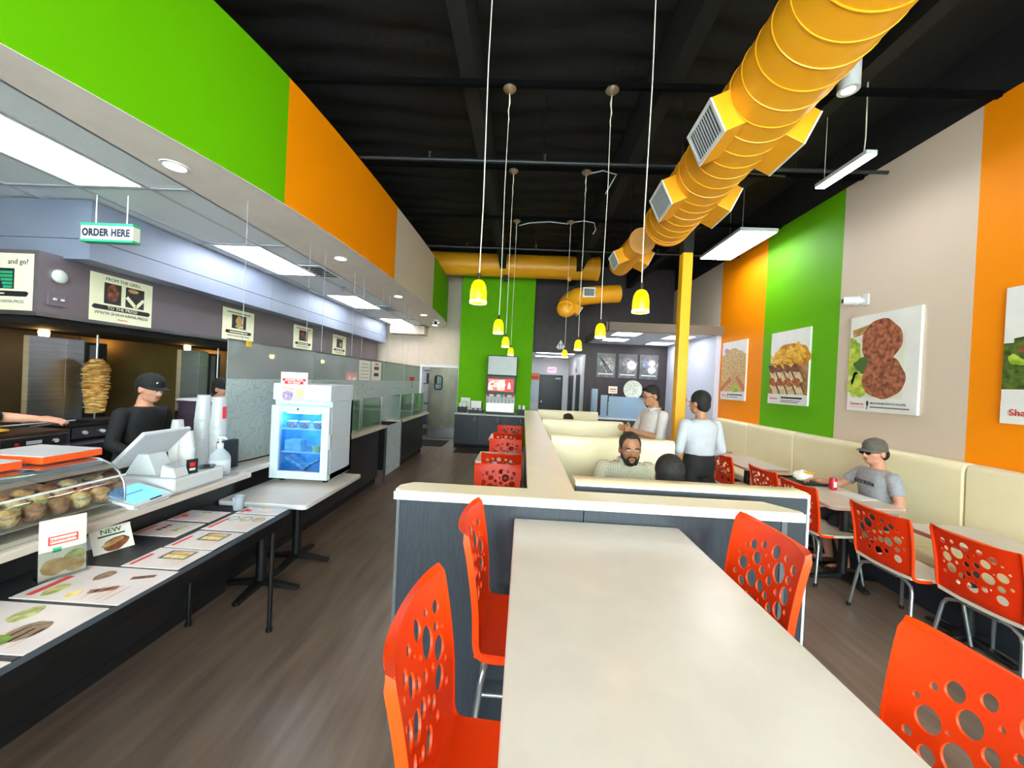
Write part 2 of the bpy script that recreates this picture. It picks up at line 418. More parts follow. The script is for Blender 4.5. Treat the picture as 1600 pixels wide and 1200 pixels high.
# curved striped soffit over the counter --------------------------------------------
def catmull(P, n=14):
    out = []
    for i in range(len(P) - 1):
        p0, p1, p2, p3 = P[max(i - 1, 0)], P[i], P[i + 1], P[min(i + 2, len(P) - 1)]
        for q in range(n):
            t = q / n
            out.append(tuple(0.5 * (2 * b + (c - a) * t + (2 * a - 5 * b + 4 * c - e) * t * t + (3 * b - a - 3 * c + e) * t ** 3) for a, b, c, e in zip(p0, p1, p2, p3)))
    out.append(tuple(P[-1])); return out
plan = catmull([(-3.6, -2.6), (-3.05, -.8), (-2.62, .8), (-2.30, 2.0), (-2.09, 3.0), (-1.99, 4.2), (-1.95, 5.4), (-1.92, 6.8), (-1.93, 8.1), (-2.0, 9.1), (-2.13, 9.75), (-2.4, 10.12), (-2.8, 10.29)], 12)
ZC, ZT = 3.1, 4.16
fas = MB(); n = len(plan)
for x, y in plan: fas.v += [(x, y, ZC + .004), (x, y, ZT), (x - .12, y, ZT), (x - .12, y, ZC + .004)]
for i in range(n - 1):
    a = 4 * i; b = a + 4
    for q in range(4): fas.f.append((a + q, a + (q + 1) % 4, b + (q + 1) % 4, b + q))
fas.f += [(3, 2, 1, 0), (4 * n - 4, 4 * n - 3, 4 * n - 2, 4 * n - 1)]
fas_paint = stripes('striped_soffit_paint', 'Y', [.9, 2.98, 5.31, 7.42], [ORANGE, GREEN, ORANGE, TAN, GREEN], 0.5)
struct('wall_soffit', fas, fas_paint, smooth=30, label='curved soffit painted in green, orange and tan bands')
XG = -2.72                                    # plaster band ends, tile grid begins
bandm = mat('plaster_soffit_paint', (236, 224, 215), 0.6)
bd = MB()
for x, y in plan:
    xi = min(XG, x - .02); bd.v += [(x, y, ZC), (xi, y, ZC), (xi, y, ZC + .0035), (x, y, ZC + .0035)]
for i in range(n - 1):
    a = 4 * i; b = a + 4
    for q in range(4): bd.f.append((a + q, a + (q + 1) % 4, b + (q + 1) % 4, b + q))
struct('ceiling_band', bd, bandm, smooth=30, label='plaster underside of the curved soffit')
# suspended tile ceiling over the kitchen: every tile a piece of its own
grid = MB(); xs = [-2.72, -3.06, -3.67, -4.28, -4.89, -5.5]; ys = [-2.01 + 1.22 * i for i in range(11)]; ys[-1] = 10.28
for x in xs: grid.box(x - .012, x + .012, -2.6, 10.28, ZC, ZC + .03)
for y in ys: grid.box(-5.5, -2.72, y - .012, y + .012, ZC + .001, ZC + .029)
grid.box(-5.55, -2.7, -2.6, 10.3, ZC + .2, ZC + .22)
kc = struct('ceiling_kitchen', grid, mat('grey_ceiling_grid', (176, 180, 186), 0.5), label='suspended tile ceiling over the kitchen')
tilem = mat('vinyl_ceiling_tile', (226, 231, 236), 0.55, c2=(232, 236, 240), scale=60, bump=0.08, bscale=200)
TY = []
for j in range(10):
    y0, y1 = ys[j], ys[j + 1]
    for i in range(5):
        if i == 1 and j in (3, 5, 7, 9): TY.append((y0, y1)); continue
        box(xs[i + 1] + .014, xs[i] - .014, y0 + .014, y1 - .014, ZC + .012, ZC + .03).build('ceiling_tile', tilem, kc)
lensm = mat('lit_diffuser', (244, 248, 255), 0.4, emit=TROFFER)
where = ['lit ceiling troffer above the food display case', 'lit ceiling troffer behind the order here sign', 'lit ceiling troffer past the air vent, second from the back', 'lit ceiling troffer farthest back by the swing door']
for q, (y0, y1) in enumerate(TY):
    t = thing('ceiling_light', where[q], 'light', (-3.365, (y0 + y1) / 2, ZC), 0, 'kitchen ceiling troffers')
    w, l = .585 / 2, (y1 - y0) / 2 - .015
    join(box(-w, -w + .025, -l, l, 0, .03), box(w - .025, w, -l, l, 0, .03), box(-w + .025, w - .025, -l, -l + .025, 0, .03), box(-w + .025, w - .025, l - .025, l, 0, .03)).build('frame', whitep, t)
    box(-w + .025, w - .025, -l + .025, l - .025, .006, .02).build('diffuser', lensm, t)
# recessed downlights in the plaster band
downm = mat('downlight_lens', (255, 244, 232), 0.4, emit=DOWN)
for q, (x, y) in enumerate(((-2.95, 1.1), (-2.52, 2.52), (-2.30, 4.43), (-2.27, 6.41), (-2.31, 8.2), (-2.26, 9.2), (-2.42, 9.7))):
    t = thing('downlight', ['round recessed downlight out over the display case', 'round recessed downlight under the green soffit band', 'round recessed downlight under the orange soffit band', 'round recessed downlight below the tan soffit band',
              'round recessed downlight near the green soffit end', 'round recessed downlight close to the curved soffit tip', 'round recessed downlight farthest back by the swing door'][q], 'light', (x, y, ZC), 0, 'soffit downlights')
    MB().lathe([(.085, 0), (.085, -.008), (.062, -.008), (.062, .0)], 28, cap=False).build('trim_ring', whitep, t, 40)
    MB().lathe([(0.0, -.003), (.062, -.003), (.062, .0)], 28, cap=False).build('lens', downm, t)
# ceiling air vents
for q, y in enumerate((5.05, 7.6)):
    t = thing('ceiling_vent', ['slatted air vent beside the troffer behind the order here sign', 'slatted air vent further back between two troffers'][q], 'vent', (-2.89, y, ZC), 0)
    join(box(-.15, -.13, -.3, .3, -.012, 0), box(.13, .15, -.3, .3, -.012, 0), box(-.13, .13, -.3, -.28, -.012, 0), box(-.13, .13, .28, .3, -.012, 0)).build('frame', whitep, t)
    for s in range(6):
        MB().box(-.13, .13, -.02, .02, -.002, .002).tf(Matrix.Translation((0, -.23 + .092 * s, -.006)) @ Matrix.Rotation(.6, 4, 'X')).build('slat', greyp, t)
    box(-.13, .13, -.28, .28, -.001, 0).build('dark_throat', black, t)
for q, y in enumerate((5.9, 8.2)):
    t = thing('fire_sprinkler', ['small chrome sprinkler head on the ceiling tiles past the first vent', 'small chrome sprinkler head on the ceiling tiles near the back'][q], 'sprinkler', (-3.0, y, ZC), 0)
    MB().lathe([(.0, -.01), (.04, -.006), (.045, 0)], 16, cap=False).build('escutcheon', chrome, t, 40)
    MB().cyl((0, 0, -.005), (0, 0, -.05), .012, n=10).cyl((0, 0, -.05), (0, 0, -.054), .022, n=12).build('deflector', chrome, t, 40)
# security dome
t = thing('dome_camera', 'small white dome camera under the curved soffit tip', 'camera', (-2.2, 8.9, ZC), 0)
MB().lathe([(.07, 0), (.07, -.03), (.05, -.045)], 20).build('housing', whiteplastic, t, 40)
MB().lathe([(.045, -.045), (.04, -.075), (.02, -.09), (0, -.094)], 20).build('dome', rubber, t, 40)
# cased duct over the far kitchen wall
tag(box(-3.7, -2.75, 9.9, 10.28, 2.86, 3.09).build('bulkhead_box', mat('putty_paint', (186, 172, 156), .55), None, bevel=.01), 'putty coloured bulkhead box above the far kitchen wall', 'bulkhead')
# ------------------------------------------------------------------ kitchen: hood, wall, cook line
hoodm = mat('hood_stainless', (138, 148, 172), 0.55, 0.4, c2=(154, 163, 186), scale=1.2, bump=0.03, bscale=6)
hood2 = mat('hood_skirt_stainless', (122, 112, 120), 0.44, 0.6, c2=(128, 120, 130), scale=1.3, bump=0.03, bscale=6)
t = thing('exhaust_hood', 'long stainless exhaust hood over the cook line', 'hood', (-4.6, 6.5, 0))
def rel(mb, t):
    return mb.tf(t.matrix_basis.inverted())
L = lambda mb: mb.tf(Matrix.Translation((4.6, -6.5, 0)))
for y0, y1 in ((3.09, 5.4), (5.4, 7.7), (7.7, 10.0)):
    L(box(-5.5, -3.82, y0 + .002, y1 - .002, 2.765, 3.1)).build('upper_panel', hoodm, t)
    L(box(-5.5, -3.824, y0 + .002, y1 - .002, 2.586, 2.76)).build('lower_panel', hoodm, t)
L(box(-5.5, -4.06, 2.93, 10.0, 2.09, 2.6)).build('skirt', hood2, t)
L(join(box(-5.5, -4.05, 2.92, 10.0, 2.06, 2.09))).build('bottom_rail', steeldk, t)
L(box(-5.4, -4.15, 3.0, 9.9, 2.0, 2.06)).build('grease_filter', black, t)
# hood lamps
for q, y in enumerate((3.6, 5.2, 7.0, 8.8)):
    h = thing('hood_lamp', 'caged warm lamp under the hood, number %s from the left' % ('one', 'two', 'three', 'four')[q], 'lamp', (-4.9, y, 1.99), 0, 'hood lamps')
    h['label'] = ['caged warm lamp under the hood above the meat spit', 'caged warm lamp under the hood beside the second broiler', 'caged warm lamp under the hood behind the second glass screen', 'caged warm lamp under the hood at its far end'][q]
    MB().lathe([(0, -.07), (.035, -.06), (.04, -.01), (.03, .01)], 14, cap=False).build('globe', mat('warm_lamp_glass', (255, 196, 110), .4, emit=16), h, 50)
    MB().cyl((0, 0, .01), (0, 0, .03), .045, n=14).build('socket', steeldk, h, 40)
# wall cladding panels, warm kitchen light put into their brown
cl = thing('wall_cladding', 'stainless wall cladding in a warm-lit brown behind the cook line', 'cladding', (-5.54, 6, 0))
for i in range(6):
    y0 = 1.6 + 1.4 * i
    MB().box(0, .02, y0 - 6 + .004, y0 + 1.4 - 6 - .004, .9, 2.0).build('panel', mat('warm_lit_cladding', (150, 124, 88), .32, .9, c2=(120, 100, 74), scale=1.1), cl)
t = thing('cook_line_counter', 'stainless cook line counter along the kitchen wall', 'counter', (-4.95, 5.5, 0))
box(-.55, .85, -4, 4.4, .86, .92).build('top', steeldk, t, bevel=.006)
box(-.55, .80, -4, 4.4, 0.1, .86).build('body', mat('dark_cabinet_steel', (60, 60, 64), .4, .8), t)
box(-.5, .74, -4, 4.4, 0, .1).build('toe_kick', black, t)

def spit(loc, label, meat):
    t = thing('shawarma_broiler', label, 'broiler', loc, 0, 'vertical broilers')
    box(-.22, .22, -.34, .3, 0, .16).build('base', mat('broiler_base', (36, 36, 40), .4, .7), t, bevel=.01)
    box(.22, .24, -.30, .2, .03, .13).build('control_panel', steeldk, t)
    for y in (-.2, -.05, .1):
        MB().cyl((.24, y, .08), (.26, y, .08), .018, n=12).build('knob', whiteplastic, t, 40)
    box(-.22, -.16, -.34, -.06, .16, 1.0).build('burner_shield', steel, t, bevel=.004)
    box(-.22, -.16, -.06, .10, .16, 1.0).build('burner_shield', steel, t, bevel=.004)
    box(-.24, -.15, .10, .3, .16, .98).build('burner_box', mat('burner_black', (28, 26, 26), .5, .4), t)
    box(-.15, -.14, .13, .2, .3, .95).build('burner_mesh', steeldk, t)
    MB().cyl((0, .08, .16), (0, .08, 1.06), .009, n=10).build('spit_rod', chrome, t, 40)
    MB().lathe([(0, .16), (.16, .16), (.17, .18), (.0, .185)], 24, c=(0, .08, 0), cap=False).build('drip_pan', steeldk, t, 40)
    mb = MB(); r = random.Random(3); prof = []
    zz = .24
    while zz < .80:
        f = (zz - .24) / .56
        base = .052 + .033 * math.sin(math.pi * min(1, f * .62 + .14)) + .012 * f
        if f > .88: base *= 1 - (f - .88) * 4.2
        prof.append((base * r.uniform(.84, .98), zz)); prof.append((base * r.uniform(1.02, 1.2), zz + .008)); zz += .018
    n = 26; m0 = len(prof)
    for rr, z in prof:
        ph = r.uniform(0, 6)
        for q in range(n):
            a = 2 * math.pi * q / n; k2 = 1 + .07 * math.sin(3 * a + ph) + .05 * math.sin(7 * a + ph * 2)
            mb.v.append((rr * k2 * math.cos(a), .08 + rr * k2 * math.sin(a), z + .006 * math.sin(2 * a + ph)))
    for i in range(m0 - 1):
        for q in range(n): mb.f.append((i * n + q, i * n + (q + 1) % n, (i + 1) * n + (q + 1) % n, (i + 1) * n + q))
    mb.f += [tuple(range(n - 1, -1, -1)), tuple(range((m0 - 1) * n, m0 * n))]
    if meat:
        mb.build('stacked_meat', mat('roasted_chicken', (244, 206, 128), .5, c2=(176, 116, 48), scale=16, detail=4, stretch=(1, 1, 3), bump=.3, bscale=60), t, 50)
    return t
spit((-4.5, 3.66, .922), 'vertical broiler with a tall stack of roasted chicken', True)
spit((-4.55, 5.25, .922), 'empty vertical broiler with steel shields, right of the meat stack', False)
t = thing('panini_press', 'black and steel contact grill on the cook line', 'grill', (-4.36, 3.02, .922))
box(-.2, .2, -.25, .25, 0, .12).build('body', steeldk, t, bevel=.008)
box(.2, .212, -.2, .2, .02, .1).build('control_panel', black, t)
MB().cyl((.212, -.12, .06), (.222, -.12, .06), .014, n=12).build('red_lamp', redp, t)
box(.212, .216, -.06, .04, .05, .08).build('badge', whiteplastic, t)
MB().cyl((.212, .13, .06), (.232, .13, .06), .018, n=12).build('knob', whiteplastic, t, 40)
box(-.2, .2, -.25, .25, .125, .145).build('hot_plate', mat('seasoned_plate', (92, 66, 48), .5, .3), t)
MB().tube([(-.2, -.26, .14), (.1, -.28, .2), (.2, -.28, .22), (.2, .28, .22), (.1, .28, .2), (-.2, .26, .14)], .01).build('handle', chrome, t, 50)
t = thing('yellow_cloth', 'crumpled yellow cloth on the contact grill', 'cloth', (-4.36, 2.88, 1.068))
MB().ell((0, 0, .018), (.09, .11, .02), 16, 8).build('folds', mat('yellow_fabric', (222, 170, 40), .8, bump=.5, bscale=30), t, 60)

# refrigerated back unit behind the second server, dark stacked crates
t = thing('crate_trolley', 'black trolley under the plum crates behind the cups', 'trolley', (-3.1, 3.78, 0))
box(-.22, .22, -.27, .27, .08, .62).build('body', black, t)
for sx in (-.18, .18):
    for sy in (-.22, .22): MB().cyl((sx - .015, sy, .04), (sx + .015, sy, .04), .04, n=14).cyl((sx, sy, .04), (sx, sy, .09), .01, n=8).build('caster', rubber, t, 40)
for i in range(5):
    c = thing('plastic_crate', 'plum plastic crate behind the cups, %s of its stack' % ('lowest', 'second from the bottom', 'middle one', 'second from the top', 'topmost')[i], 'crate', (-3.1, 3.78, .621 + .148 * i), 0, 'stacked plum crates')
    pl = mat('plum_plastic', (58, 44, 58), .5)
    join(box(-.25, .25, -.3, .3, 0, .012), box(-.25, -.238, -.3, .3, .012, .146), box(.238, .25, -.3, .3, .012, .146), box(-.238, .238, -.3, -.288, .012, .146), box(-.238, .238, .288, .3, .012, .146)).build('tub', pl, c, bevel=.003)
    join(box(-.256, .256, -.306, -.3, .122, .146), box(-.256, .256, .3, .306, .122, .146), box(-.256, -.25, -.3, .3, .122, .146), box(.25, .256, -.3, .3, .122, .146)).build('rim', pl, c)
tag(box(-3.37, -2.83, 3.47, 4.09, 1.362, 1.38).build('white_tray', whiteplastic, None, bevel=.004), 'white tray lying on the plum crate stack', 'tray')

# prep table behind the counter
t = thing('prep_table', 'stainless prep table on the kitchen side of the glass', 'table', (-3.2, 6.2, 0))
box(-.3, .3, -1.8, 3.4, .82, .9).build('top', steel, t)
box(-.28, .28, -1.75, 3.35, .06, .82).build('body', mat('pale_fridge_steel', (150, 160, 160), .35, .8), t)
for i, y in enumerate((-1.4, -.8, -.2, .4, 1.0, 1.6)):
    join(box(-.22, .2, y - .25, y - .23, .9, .96), box(-.22, .2, y + .23, y + .25, .9, .96), box(-.22, -.2, y - .23, y + .23, .9, .96), box(.18, .2, y - .23, y + .23, .9, .96)).build('food_pan', steel, t)
    box(-.2, .18, y - .23, y + .23, .9, .93).build('salad_filling', mat('filling_%d' % (i % 3), ((90, 140, 50), (190, 160, 90), (170, 60, 40))[i % 3], .7, c2=((130, 170, 80), (220, 200, 140), (200, 90, 60))[i % 3], scale=30), t)

# ------------------------------------------------------------------ hood posters
def poster_base(name, label, M, w, h, m=cream_paper, t=.004, cat='poster', group=None, bname='sheet'):
    o = thing(name, label, cat, group=group, M=M)
    box(-w / 2, w / 2, -h / 2, h / 2, 0.0, t).build(bname, m, o)
    return o
banner = lambda y, w, z: MB().prism([(-w / 2, y - .022), (w / 2, y - .022), (w / 2 + .02, y + .006), (w / 2, y + .022), (-w / 2, y + .022), (-w / 2 - .02, y - .006)], z - .0006, z)
foodbr = mat('printed_meat', (150, 84, 54), .5, c2=(84, 44, 30), scale=22)
foodgr = mat('printed_herbs', (120, 138, 60), .5, c2=(206, 196, 130), scale=26)
foodtan = mat('printed_bread', (206, 168, 112), .5, c2=(164, 118, 66), scale=20)
darkpic = mat('printed_dark_photo', (34, 32, 36), .5, c2=(54, 50, 52), scale=8)
HP = [((-4.055, 3.575, 2.315), 'cream hood poster reading from the grill to the press', ('FROM THE GRILL', 'TO THE PRESS!', 'WWW.SHAWARMA.PRESS')),
      ((-4.055, 5.08, 2.295), 'cream hood poster with one photo, above the start of the glass screens', ('FROM OUR KITCHEN', 'TO YOUR TABLE', 'WWW.SHAWARMA.PRESS')),
      ((-4.055, 6.60, 2.295), 'cream hood poster with a dark red photo, in the middle of the hood', ('FRESH', 'OFF THE SPIT', 'WWW.SHAWARMA.PRESS')),
      ((-4.055, 7.92, 2.295), 'cream hood poster farthest back on the hood', ('FRESH', 'EVERY DAY', 'WWW.SHAWARMA.PRESS'))]
for q, (p, lab, tx) in enumerate(HP):
    o = poster_base('hood_poster', lab, fr_left(*p), .57, .45, group='posters along the hood')
    z = .0052
    if q == 0:
        text(tx[0], .042, ink, o, 'lettering', (0, .185, z))
        rect(-.17, -.05, -.02, .15, z).build('printed_photo', darkpic, o)
        blob(-.095, .06, .05, .085, z + .001, seed=4).build('printed_meat_stack', foodbr, o)
        rect(.02, -.05, .2, .15, z).build('printed_photo', darkpic, o)
        join(strip(.03, .05, .12, -.04, .035, z + .001), strip(.12, -.04, .195, .05, .03, z + .001)).build('printed_wraps', cream_paper, o)
        blob(.09, .12, .05, .02, z + .001, seed=8).build('printed_meat_slices', foodtan, o)
        banner(-.09, .5, z).build('banner', ink, o)
        text(tx[1], .042, cream_paper, o, 'banner_lettering', (0, -.09, z + .001))
        text(tx[2], .04, ink, o, 'web_address', (0, -.145, z), sx=1.05)
        text('Shawarma', .022, redink, o, 'logo', (0, -.19, z), shear=.2)
    else:
        rect(-.21, .17, .21, .185, z).build('heading_line', greyink, o)
        rect(-.13, -.04, .13, .15, z).build('printed_photo', darkpic, o)
        if q == 1:
            blob(0, .07, .06, .07, z + .001, seed=12).build('printed_sandwich', foodtan, o)
            blob(0, -.01, .07, .025, z + .0011, seed=13).build('printed_salad', foodgr, o)
        else:
            blob(-.03, .08, .05, .05, z + .001, seed=20 + q).build('printed_meat', foodbr if q == 2 else darkpic, o)
            blob(.05, .03, .05, .05, z + .001, seed=30 + q).build('printed_meat', foodbr if q == 2 else foodgr, o)
        banner(-.09, .44, z).build('banner', ink, o)
        rect(-.16, -.098, .16, -.084, z + .001).build('banner_line', cream_paper, o)
        text(tx[2], .034, ink, o, 'web_address', (0, -.145, z))
o = poster_base('hood_poster', 'cream sign reading and go with a dark menu picture at the far left', fr_cam(-4.37, 2.925, 2.33), .56, .47, group='posters along the hood')
z = .0052
text('and go?', .062, ink, o, 'lettering', (.15, .165, z), sx=.95)
rect(-.2, -.06, .12, .11, z).build('printed_menu', mat('printed_teal_dark', (22, 40, 50), .5), o)
for i in range(5):
    rect(-.02 + .012 * (4 - i), -.055 + .03 * i, .105, -.033 + .03 * i, z + .001).build('printed_row', mat('printed_green', (46, 160, 110), .5), o)
banner(-.1, .46, z).build('banner', ink, o)
rect(-.1, -.106, .04, -.094, z + .001).build('banner_line', cream_paper, o)
text('WWW.SHAWARMA.PRESS', .036, greyink, o, 'web_address', (0, -.165, z))
# thermostat dial and switch plate on the hood skirt
t = thing('round_gauge', 'round pale gauge on the hood skirt', 'gauge', M=fr_left(-4.06, 3.06, 2.42))
MB().lathe([(.055, 0), (.055, .02), (.045, .028), (0, .03)], 28).build('dial', mat('gauge_face', (196, 206, 202), .3), t, 40)
MB().lathe([(.062, 0), (.062, .016), (.055, .016), (.055, 0)], 28, cap=False).build('bezel', chrome, t, 40)
t = thing('switch_plate', 'square steel switch plate with two white toggles on the hood skirt', 'switch', M=fr_left(-4.06, 3.055, 2.215))
box(-.065, .065, -.055, .055, 0, .012).build('plate', hood2, t, bevel=.003)
for x in (-.022, .03): box(x - .01, x + .01, -.006, .012, .012, .026).build('toggle', whiteplastic, t, bevel=.002)

# ------------------------------------------------------------------ ORDER HERE sign
t = thing('order_sign', 'hanging white sign box reading order here with green edges', 'sign', M=fr_cam(-3.51, 2.95, 2.772))
box(-.225, .225, -.06, .06, -.06, .0).build('box', mat('sign_face_white', (206, 206, 192), .4), t, bevel=.004)
box(-.228, .228, .058, .076, -.064, .004).build('green_edge', greenp, t); box(-.228, .228, -.076, -.058, -.064, .004).build('green_edge', greenp, t)
text('ORDER HERE', .082, mat('slate_ink', (24, 36, 56), .6), t, 'lettering', (-.005, -.002, .002), sx=.80, bold=.0042, spacing=1.08)
for x in (-.13, .14): MB().cyl((x, .07, -.03), (x, .326, -.03), .004, n=8).build('hanger_rod', whitep, t)
# ------------------------------------------------------------------ service counter
def counter(name, label, y0, y1, xf, cat='counter'):
    t = thing(name, label, cat, (xf - .35, (y0 + y1) / 2, 0)); h = (y1 - y0) / 2
    box(-.37, .35, -h, h, .88, .92).build('worktop', cream_lam, t, bevel=.006)
    box(-.30, .22, -h + .005, h - .005, .1, .88).build('front_panel', mat('charcoal_panel', (26, 27, 30), .4, c2=(32, 33, 36)), t)
    box(-.30, .19, -h + .005, h - .005, 0, .1).build('toe_kick', black, t)
    return t
counter('order_counter', 'cream topped black order counter with the till and pastry case', -1.6, 2.73, -2.03)
counter('serving_counter', 'cream topped black serving counter behind the small fridge', 2.74, 5.74, -2.11)
counter('far_serving_counter', 'cream topped black counter section nearest the swing door', 6.52, 8.3, -2.11)

frost = glassy('frosted_film', (236, 244, 243), .05, .25, (232, 241, 244), .84, True)
sheetg = glassy('greenish_screen_glass', (214, 226, 222), .10, .03, (222, 224, 230), .34)
edges = [2.85, 4.05, 5.10, 6.12, 7.2, 8.28]
lab = ['frosted glass screen beside the cup stacks', 'frosted glass screen right behind the small fridge', 'frosted glass screen carrying two paper menus', 'frosted glass screen above the counter gap', 'frosted glass screen nearest the swing door']
for i in range(5):
    y0, y1 = edges[i], edges[i + 1]; h = (y1 - y0) / 2
    t = thing('glass_screen', lab[i], 'screen', (-2.36, (y0 + y1) / 2, .925), 0, 'glass screens on the counter')
    zb = 0 if i != 3 else .0
    box(-.005, .005, -h + .006, h - .006, .0, 1.0).build('pane', sheetg, t)
    box(.006, .0075, -h + .006, h - .006, .0, .69).build('frosted_film', frost, t)
    for s in (-1, 1):
        box(-.02, .02, s * (h - .08) - .03, s * (h - .08) + .03, -.004, .03).build('clamp', chrome, t)
        MB().cyl((0, s * (h - .15), 1.0), (0, s * (h - .15) , 2.17), .0025, n=6).build('hanging_wire', greyp, t)
    box(-.012, .012, -h + .006, h - .006, 1.0, 1.012).build('top_rail', steeldk, t)
    if i == 0: box(.0135, .016, -.42, -.36, .965, 1.012).build('yellow_sticker', mat('yellow_tape', (244, 196, 30), .5), t)
# slanted food guards on the public side of the counter
for i, (y0, y1) in enumerate(((4.2, 4.95), (4.97, 5.7), (6.55, 7.3), (7.32, 8.1))):
    t = thing('food_guard', ['low glass food guard right of the small fridge', 'low glass food guard before the counter gap', 'low glass food guard after the counter gap', 'low glass food guard nearest the swing door'][i], 'guard', (-2.2, (y0 + y1) / 2, .925), 0, 'low food guards')
    h = (y1 - y0) / 2
    box(-.004, .004, -h, h, .0, .42).build('front_glass', glassy('guard_glass', (222, 240, 228), .08, .02, (190, 214, 196), .18), t)
    box(-.14, -.004, -h, h, .415, .423).build('top_glass', glassy('guard_glass'), t)
    for s in (-1, 1): MB().cyl((.0, s * (h - .02), 0), (0, s * (h - .02), .44), .008, n=8).build('post', chrome, t, 40)
t = thing('glass_gate', 'frosted glass gate filling the gap between counters', 'gate', (-2.14, 6.13, 0))
box(-.006, .006, -.36, .36, .1, .9).build('pane', frost, t)
for s in (-1, 1): box(-.015, .015, s * .36 - .012, s * .36 + .012, 0, .92).build('edge_rail', steeldk, t)
for i, y in enumerate((5.36, 5.78)):
    o = poster_base('paper_menu', ['plain paper notice taped to the glass screen', 'paper menu with two photos taped to the glass screen'][i], fr_left(-2.345, y, 1.76), .38, .30 if i else .29, paper, .002, 'notice')
    if i:
        rect(-.06, .1, .06, .12, .003).build('heading_line', redink, o)
        for s in (-1, 1):
            rect(-.09, -.03 + .05 * s, .09, .02 + .05 * s, .003).build('printed_photo', foodbr if s > 0 else darkpic, o)
    else:
        for s in range(5): rect(-.13, .09 - .05 * s, .13, .097 - .05 * s, .003).build('text_line', greyink, o)
t = thing('red_tag_sign', 'small red sign hung on the far glass screen', 'sign', M=fr_left(-2.34, 7.65, 1.66))
box(-.16, .16, -.035, .035, 0, .006).build('plate', redp, t); MB().cyl((0, -.03, .003), (.02, -.2, .003), .004, n=6).build('cord', redp, t)

# ------------------------------------------------------------------ pastry case and boxes
t = thing('pastry_case', 'curved clear pastry case on the order counter', 'display case', (-2.35, 1.26, .922))
box(-.3, .28, -.62, .62, 0, .02).build('base', mat('pale_metal_base', (206, 200, 186), .35, .6), t)
cur = [(.27, .02), (.27, .10), (.262, .15), (.235, .20), (.19, .24), (.12, .265), (.03, .27)]
def curved(yA, yB, th):
    m = MB()
    for y in (yA, yB):
        for x, z in cur: m.v.append((x, y, z))
    q = len(cur)
    for i in range(q - 1): m.f.append((i, i + 1, q + i + 1, q + i))
    return m
g = curved(-.62, .62, .004).build('curved_glass', glassy('acrylic', (240, 244, 244), .07, .03), t, 60)
MB().prism([(x, z) for x, z in [(-.28, .02)] + cur + [(-.28, .27)]], .616, .62).tf(Matrix(((1, 0, 0, 0), (0, 0, 1, 0), (0, 1, 0, 0), (0, 0, 0, 1)))).build('end_glass', glassy('acrylic'), t)
MB().tube([(x, .622, z) for x, z in cur], .005, 8).build('edge_strip', chrome, t, 50)
box(.268, .276, -.62, .62, .186, .194).build('front_white_bar', whitep, t)  # thin white bar running along the front glass
MB().box(-.26, .24, -.6, .6, .0, .006).tf(Matrix.Translation((0, 0, .085)) @ Matrix.Rotation(.16, 4, 'Y')).build('sloping_shelf', mat('pale_metal_base', (206, 200, 186)), t)
box(-.29, -.275, -.62, .62, .02, .27).build('back_panel', mat('smoked_back', (96, 100, 108), .3), t)
pm = [mat('pastry_gold', (226, 190, 132), .45, c2=(170, 120, 66), scale=40, bump=.3), mat('pastry_dark', (186, 130, 88), .45, c2=(122, 74, 48), scale=40, bump=.3), mat('pastry_pale', (226, 208, 160), .5, c2=(190, 160, 104), scale=40, bump=.3)]
protos = []
r = random.Random(11)
for q in range(3):
    p = thing('pastry', 'x', 'pastry', (0, 0, 0), 0, 'pastries in the display case')
    MB().lathe([(.028, 0), (.039, .05), (.038, .051), (.027, .003)], 16, cap=False).build('paper_cup', glassy('cup_plastic', (240, 242, 240), .06, .1, (225, 225, 220), .25), p, 50)
    m = MB().lathe([(.0, .004), (.027, .004), (.037, .03), (.036, .055), (.022, .07), (.0, .075)], 12)
    m.v = [(x * r.uniform(.9, 1.1), y * r.uniform(.9, 1.1), z * r.uniform(.92, 1.05)) for x, y, z in m.v]
    m.build('pastry_body', pm[q], p, 60); protos.append(p)
usedp = [0, 0, 0]; rown = ['front', 'second', 'third']; ordn = ['first', 'second', 'third', 'fourth', 'fifth', 'sixth', 'seventh', 'eighth']
kind = ['golden', 'dark brown', 'pale']
for row in range(3):
    for i in range(8):
        q = (i * 2 + row + (i // 3)) % 3
        x = .205 - .088 * row; zz = .085 + .006 - x * math.tan(.16) + .004
        place(protos[q], usedp[q], (-2.35 + x, 1.26 + .56 - .085 * i, .922 + zz), 0, '%s pastry cup, %s from the right in the %s row of the case' % (kind[q], ordn[i], rown[row]), 'pastries in the display case')
        usedp[q] = 1
for q, (y0, y1) in enumerate(((1.68, 1.93), (1.36, 1.61))):
    t = thing('gift_box', ['white lidded box with orange sides on top of the pastry case', 'second white and orange box cut off by the left edge'][q], 'box', (-2.44, (y0 + y1) / 2, 1.197))
    box(-.18, .17, -.125, .125, 0, .034).build('side_band', mat('orange_card', (250, 92, 30), .45), t, bevel=.002)
    box(-.178, .168, -.123, .123, .034, .0375).build('top', whiteplastic, t)
